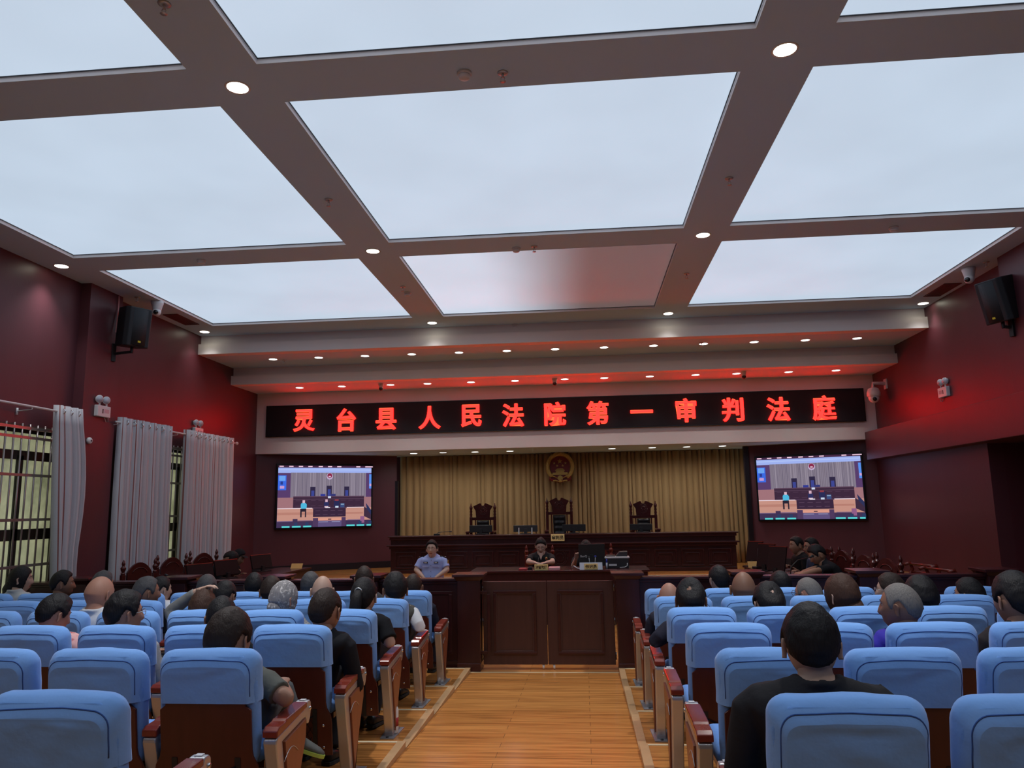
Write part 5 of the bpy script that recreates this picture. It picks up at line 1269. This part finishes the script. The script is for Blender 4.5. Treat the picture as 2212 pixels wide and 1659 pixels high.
p1 = sit('woman in a patterned grey headscarf and tweed jacket', W_, 3, 1, 614, 1259, -32, ('bald', B_), 'ruddy skin', tweed_m, sleeve=2.0, fem=True, k=1.1)
sit('grey haired man beyond the balding man, window side', W_, 5, 2, 671, 1234, -5, ('short', GR), 'tan skin', 'dark grey shirt')
sit('bald man between the headscarf and the ponytail', W_, 4, 1, 697, 1244, 12, ('bald', B_), 'fair skin', 'dark grey shirt', k=1.14)
sit('man in a black shirt with thinning hair one seat behind the ponytail', W_, 2, 0, 704, 1269, -12, ('short', BR), 'tan skin', 'black shirt', k=1.14, sleeve=2.0, thick=.013, ankle={1: (.10, .13, .09), -1: (-.11, .2, .09)})
pony = sit('woman with a long black ponytail in a black tee', W_, 3, 0, 787, 1246, -6, ('woman', B_), 'fair skin', 'black tee', fem=True, k=1.12, sleeve=.85,
    world_e={1: (xa+.0, TIPY(3)-.27, plat_z(3)+.65)}, world_w={1: (xa-.14, TIPY(3)-.02, plat_z(3)+.66)}, ankle={1: (.12, .05, .10), -1: (0, .09, .10)})
sit('dark head beyond the ponytail, before a barrier post', W_, 5, 1, 787, 1222, 12, ('short', BR), 'brown skin', 'dark grey shirt', thick=.012)
sit('person with a white sleeved elbow and grey vest, parted black hair', W_, 4, 0, 854, 1234, 20, ('short', B_), 'tan skin', 'white cotton', k=1.2, sleeve=2.0, vest=C['grey vest'], thick=.022,
    world_e={1: (xa+.0, TIPY(4)-.25, plat_z(4)+.65)}, world_w={1: (xa-.13, TIPY(4)+.0, plat_z(4)+.67)}, ankle={1: (.08, .1, .1)})
sit('cropped dark head on the aisle in the first row, window side', W_, 5, 0, 893, 1239, 8, ('short', BR), 'tan skin', 'navy jacket', thick=.011, sleeve=2.0, trousers=C['navy jacket'])
# far side of the aisle
sit('slumped bald head on the aisle, second row, bulkhead side', F_, 4, 0, 1444, 1259, -8, ('bald', B_), 'ruddy skin', 'navy jacket', sleeve=2.0, k=1.12)
sit('man with balding crown and dark jacket, elbow on the aisle armrest', F_, 3, 0, 1490, 1247, -8, ('thin', B_), 'brown skin', 'navy jacket', k=1.22, sleeve=2.0, thick=.02,
    world_e={-1: (.485, TIPY(3)-.26, plat_z(3)+.66)}, world_w={-1: (.62, TIPY(3)-.02, plat_z(3)+.66)})
sit('woman with smooth tied back hair in the first row, bulkhead side', F_, 5, 1, 1551, 1220, 24, ('woman', B_), 'fair skin', 'black tee', fem=True)
sit('bald man with a creased neck between two dark haired people', F_, 4, 1, 1604, 1235, -12, ('bald', B_), 'brown skin', 'black tee', k=1.24)
sit('person with thin parting in thick black hair, bulkhead side', F_, 3, 1, 1658, 1255, 8, ('thin', B_), 'fair skin', 'black tee', k=1.2, thick=.022, fem=True)
sit('woman with long dark hair in the first row, in front of the seated men', F_, 5, 2, 1684, 1232, 26, ('long', B_), 'fair skin', 'black tee', fem=True)
sit('man with grey stubble and black glasses', F_, 4, 2, 1744, 1247, 42, ('buzz', SI), 'ruddy skin', 'dark grey shirt', k=1.18, spec=black_plastic)
sit('woman with long reddish brown hair and patterned collar', F_, 3, 2, 1815, 1238, 30, ('long', RD), 'fair skin', leop_m, fem=True, k=1.2, sleeve=2.0, thick=.02)
sit('woman with round glasses turned in profile', F_, 4, 3, 1921, 1236, 52, ('woman', BR), 'fair skin', 'black tee', fem=True, k=1.14, spec=chrome)
sit('person with thick black hair behind the purple blue shirt', F_, 3, 3, 1985, 1241, 4, ('short', B_), 'brown skin', 'black tee', k=1.2, thick=.022)
sit('old man in a purple blue shirt turned in profile', F_, 2, 2, 1941, 1259, 52, ('buzz', SI), 'brown skin', 'purple blue work shirt', k=1.16, sleeve=2.0)
sit('woman with dark swept hair and a visible ear, low in the second row', F_, 4, 4, 2090, 1246, 42, ('woman', B_), 'tan skin', 'black tee', fem=True, k=1.14)
sit('man in a dark suit towering over the fourth row, bulkhead side', F_, 2, 3, 2186, 1232, 14, ('short', B_), 'tan skin', 'brown black suit', k=1.26, sleeve=2.0, thick=.02)
sit('large man in a black jacket with short black hair, sixth row', F_, 0, 0, 1745, 1301, -8, ('short', B_), 'fair skin', 'black suit jacket', k=1.06, sleeve=2.0, thick=.022, sw=.225, dy=-.12)

def extra(mb, name, parent): return mb.build(name, parent)
# hair pieces and head coverings that need a shape of their own
o, rig, HX = pony; b = MB(); q = HX @ Vector((0, -.115, .055))
b.tube([HX @ Vector((0, -.08, .06)), q, HX @ Vector((.0, -.15, .01)), HX @ Vector((-.01, -.15, -.08)), HX @ Vector((-.02, -.13, -.17)), HX @ Vector((-.03, -.11, -.22))], [.02, .03, .045, .048, .035, .01], black_hair, 14, flat=.7)
extra(b, 'ponytail', o); b = MB(); b.tube([q+Vector((.026*math.cos(t), .0, .026*math.sin(t))) for t in (2*PI*i/12 for i in range(13))], .006, silver, 6); extra(b, 'hair_tie', o)
o, rig, HX = p1; b = hair_mesh(HX, 'bob', scarf_m, 1.1, 3, .016)
b.ball((0, 0, 0), (.062, .05, .058), scarf_m, 18, 12, X=HX @ Matrix.Translation((0, -.085, -.045))); extra(b, 'headscarf', o)

# ---------------------------------------------------------------- people at the front
# officer facing the hall, hands in his lap
OY = 12.45; p = px(933, 1166, Y=OY); z = p.z-.119*1.08-.02
o, rig, HX = person('person in a pale blue uniform shirt with glasses, seated facing the hall', (p.x, OY, z), 0, 180, .57, .03, 0, -2, 0, 'pale skin', ('short', B_), C['police blue shirt'], .78, True, None,
    {1: (.255, .05, .77), -1: (-.255, .05, .77)}, {1: (.10, .20, .66), -1: (-.10, .20, .66)}, k=1.08, vox=.009, spec=dark_grey, thick=.02, sw=.185)
b = MB()
for s in (-1, 1): 
    S = rig.S[s]; b2 = MB(); b2.box(-.05, .05, -.024, .024, .055, .064, black_cloth, Matrix.Translation(S+Vector((-s*.02, 0, .0))) @ Matrix.Rotation(s*R(14), 4, 'Y')); e_ = b2.build('epaulette', o)
    b3 = MB(); b3.box(s*.034-.008, s*.034+.008, -.015, .015, .064, .068, white_plastic, Matrix.Translation(S+Vector((-s*.02, 0, .0))) @ Matrix.Rotation(s*R(14), 4, 'Y')); b3.build('insignia', e_)
fr_ = rig.f; c = rig.hip.lerp(rig.N, .69)
for s, nm in ((1, 'oval_badge'), (-1, 'name_badge')):
    b2 = MB(); X = Matrix.Translation(c+Vector((s*.085, .134, .02)))
    b2.box(-.034, .034, -.006, .006, -.013, .013, black_cloth, X); q = b2.build(nm, o); b3 = MB(); b3.box(-.022, .022, .0062, .0075, -.006, .006, white_plastic, X); b3.build('badge_print', q)
    b2 = MB(); b2.box(-.05, .05, -.004, .004, -.012, .012, C['police blue shirt'], Matrix.Translation(c+Vector((s*.085, .134, -.035)))); b2.build('pocket_flap', o)
for t_ in (.82, .62, .42, .24):
    b2 = MB(); q = rig.hip.lerp(rig.N, t_); b2.ball((q.x, q.y+(.105 if t_ > .8 else .128), q.z), (.006, .004, .006), dark_grey, 8, 5); b2.build('button', o)
b2 = MB(); S = rig.S[-1].lerp(rig.E[-1], .3); b2.box(-.006, .006, -.035, .035, -.045, .045, gold, Matrix.Translation(S+Vector((-.058, .01, 0)))); b2.build('sleeve_patch', o)
t = thing('plain_chair', 'plain dark chair under the uniformed person', 'chair', (o.location.x, OY+.02, 0), 0)
MB().box(-.22, .22, -.24, .2, .40, .45, black_leather).build('seat', t, bevel=.015)
for x in (-.2, .2):
    for y in (-.22, .18): MB().box(x-.018, x+.018, y-.018, y+.018, 0, .40, chair_wood).build('leg', t)
# woman clerk writing
def at_desk(label, cx, yt, Y, **kw):
    k = kw.get('k', 1.05); p = px(cx, yt, Y=Y); return person(label, (p.x, Y, p.z-.119*k-.015), 0, 180, .55, kw.pop('lean', .12), kw.pop('hyaw', 0), kw.pop('pitch', 12), 0, 'pale skin', kw.pop('hair', ('woman', B_)), C['black suit jacket'], .72, False, fem=True, vox=.009, **kw)
h1, h2 = px(1156, 1217, Y=12.42), px(1174, 1217, Y=12.42)
o, rig, HX = at_desk('person in black short sleeves with glasses and red badge, writing at the desk', 1168, 1161, 12.98, pitch=20, spec=dark_grey, k=1.08, sw=.165,
    world_e={1: tuple(px(1141, 1214, Y=12.75)), -1: tuple(px(1194, 1214, Y=12.75))}, world_w={1: (h1.x, 12.50, DZ+.06), -1: (h2.x+.03, 12.50, DZ+.06)}, hand_dir={1: (.6, -.5, -.1), -1: (-.7, -.4, -.1)}, eyes=True, curl=.6)
q = px(1180, 1207, Y=12.85); inv = o.matrix_basis.inverted(); q = inv @ q; b = MB(); b.ball((q.x, q.y-.03, q.z), (.022, .012, .026), gold, 12, 6); b.ball((q.x, q.y-.022, q.z), (.014, .01, .017), red_folder, 10, 6); b.build('lapel_badge', o)
b = MB(); c = rig.hip.lerp(rig.N, .82); b.prism([(-.055, .118+.0, c.z+.11), (.055, .118, c.z+.11), (0, .150, c.z-.045)], (0, .010, 0), SK['pale skin'])
b.v = [(v[0]+c.x, v[1]+c.y-.018 if True else 0, v[2]) for v in b.v]; b.build('neckline', o)
b = MB(); b.ball((0, 0, 0), (.035, .03, .03), black_hair, 12, 8, X=HX @ Matrix.Translation((0, -.07, .11))); b.build('hair_bun', o)
b = MB(); w = inv @ Vector((h1.x+.03, 12.44, DZ+.07)); b.tube([w+Vector((0, 0, -.06)), w+Vector((-.03, -.03, .08))], .004, dark_grey, 6); tag(b.build('writing_pen', loc=(0, 0, 0)), 'thin pen held by the writing clerk', 'pen').matrix_world = o.matrix_basis
o, rig, HX = at_desk('person hidden behind the large monitor, hair parted in the middle', 1265, 1166, 13.0, pitch=8, hyaw=0, world_w={1: (px(1244, 1215, Y=12.2).x, 12.52, DZ+.12)}, world_e={1: tuple(px(1238, 1224, Y=12.75))}, hand_dir={1: (.2, -.3, .8), -1: (0, -1, 0)}, curl=.5)
p = px(1165, 1178, Y=13.33); side_chair('red wood finial chair behind the writing clerk', (p.x, 13.33, 0), 0, p.z, red_chair)
p = px(1278, 1174, Y=13.33); side_chair('red wood finial chair behind the clerk at the monitor', (p.x+.10, 13.33, 0), 0, p.z+.0, red_chair)
# three men on the bulkhead side, two bending over papers on the window side
def party(label, cx, yt, Y, yaw, lean, pitch, shirt, hair=('short', B_), k=1.08, hy=0, **kw):
    p = px(cx, yt, Y=Y); dz = .119*k+.016; a = R(pitch*.5)
    return person(label, (p.x, Y, p.z-dz), 0, yaw, .56, lean, hy, pitch, 0, kw.pop('skin', 'tan skin'), hair, C[shirt], kw.pop('sleeve', .6), kw.pop('collar', False), k=k, vox=.009, **kw)
party('person in a black crew neck tee watching the bench, first of three at the table', 1719, 1158, 12.2, 96, .05, 2, 'black tee', hy=8, sw=.19, world_w={-1: (2.95, 11.75, ZT+.08), 1: (2.98, 12.1, ZT+.06)})
party('person with glasses in a blue denim shirt, between two people in black', 1751, 1160, 11.55, 96, .10, 3, 'blue denim shirt', hy=4, spec=dark_grey, world_w={-1: (2.85, 11.1, ZT+.06), 1: (2.9, 11.4, ZT+.06)})
q1, q2 = px(1704, 1238, Y=10.05), px(1724, 1236, Y=10.15)
party('person in a black polo and glasses bending over papers, bulkhead side', 1764, 1174, 10.7, 84, .30, 30, 'black shirt', hy=8, spec=chrome, sleeve=.75, collar=True, k=1.12, sw=.19,
      world_e={-1: tuple(px(1745, 1236, Y=10.15)), 1: (3.0, 10.6, ZT+.10)}, world_w={-1: (q1.x+.05, 10.02, ZT+.07), 1: (q2.x, 10.28, ZT+.07)}, hand_dir={-1: (-1, -.2, -.2), 1: (-1, -.5, -.2)})
q1 = px(489, 1243, Y=10.95)
party('person with glasses bending low over the table, window side', 497, 1188, 11.9, -82, .42, 48, 'black shirt', hy=-4, spec=black_plastic, sleeve=2, k=1.1, world_w={1: (-5.35, 11.5, ZT+.07)})
o, rig, HX = party('person in a dark cap bending over white papers', 515, 1186, 12.75, -88, .30, 26, 'black shirt', hy=-4, sleeve=1.9, k=1.08, world_e={1: (-5.42, 11.95, ZT+.12)}, world_w={1: (-5.25, 11.55, ZT+.07)}, hand_dir={1: (.3, -1, -.1), -1: (1, 0, 0)})
b = hair_mesh(HX @ Matrix.Translation((0, 0, .012)), 'short', cloth('black cap cloth', (.014, .014, .017)), 1.1, 5, .012); cp = b.mats[0]
b.loft([[tuple(HX @ Vector((x*1.08, y, .062+.012*math.cos(x*12)+dz))) for dz in (0,) for x, y in ((.075*math.cos(t), .07+rr_*math.sin(t)) for t in (PI*i/12 for i in range(13)))] for rr_ in (.0, .05, .09)], cp, (False, False), False)
b.build('cap', o)
flush_people()
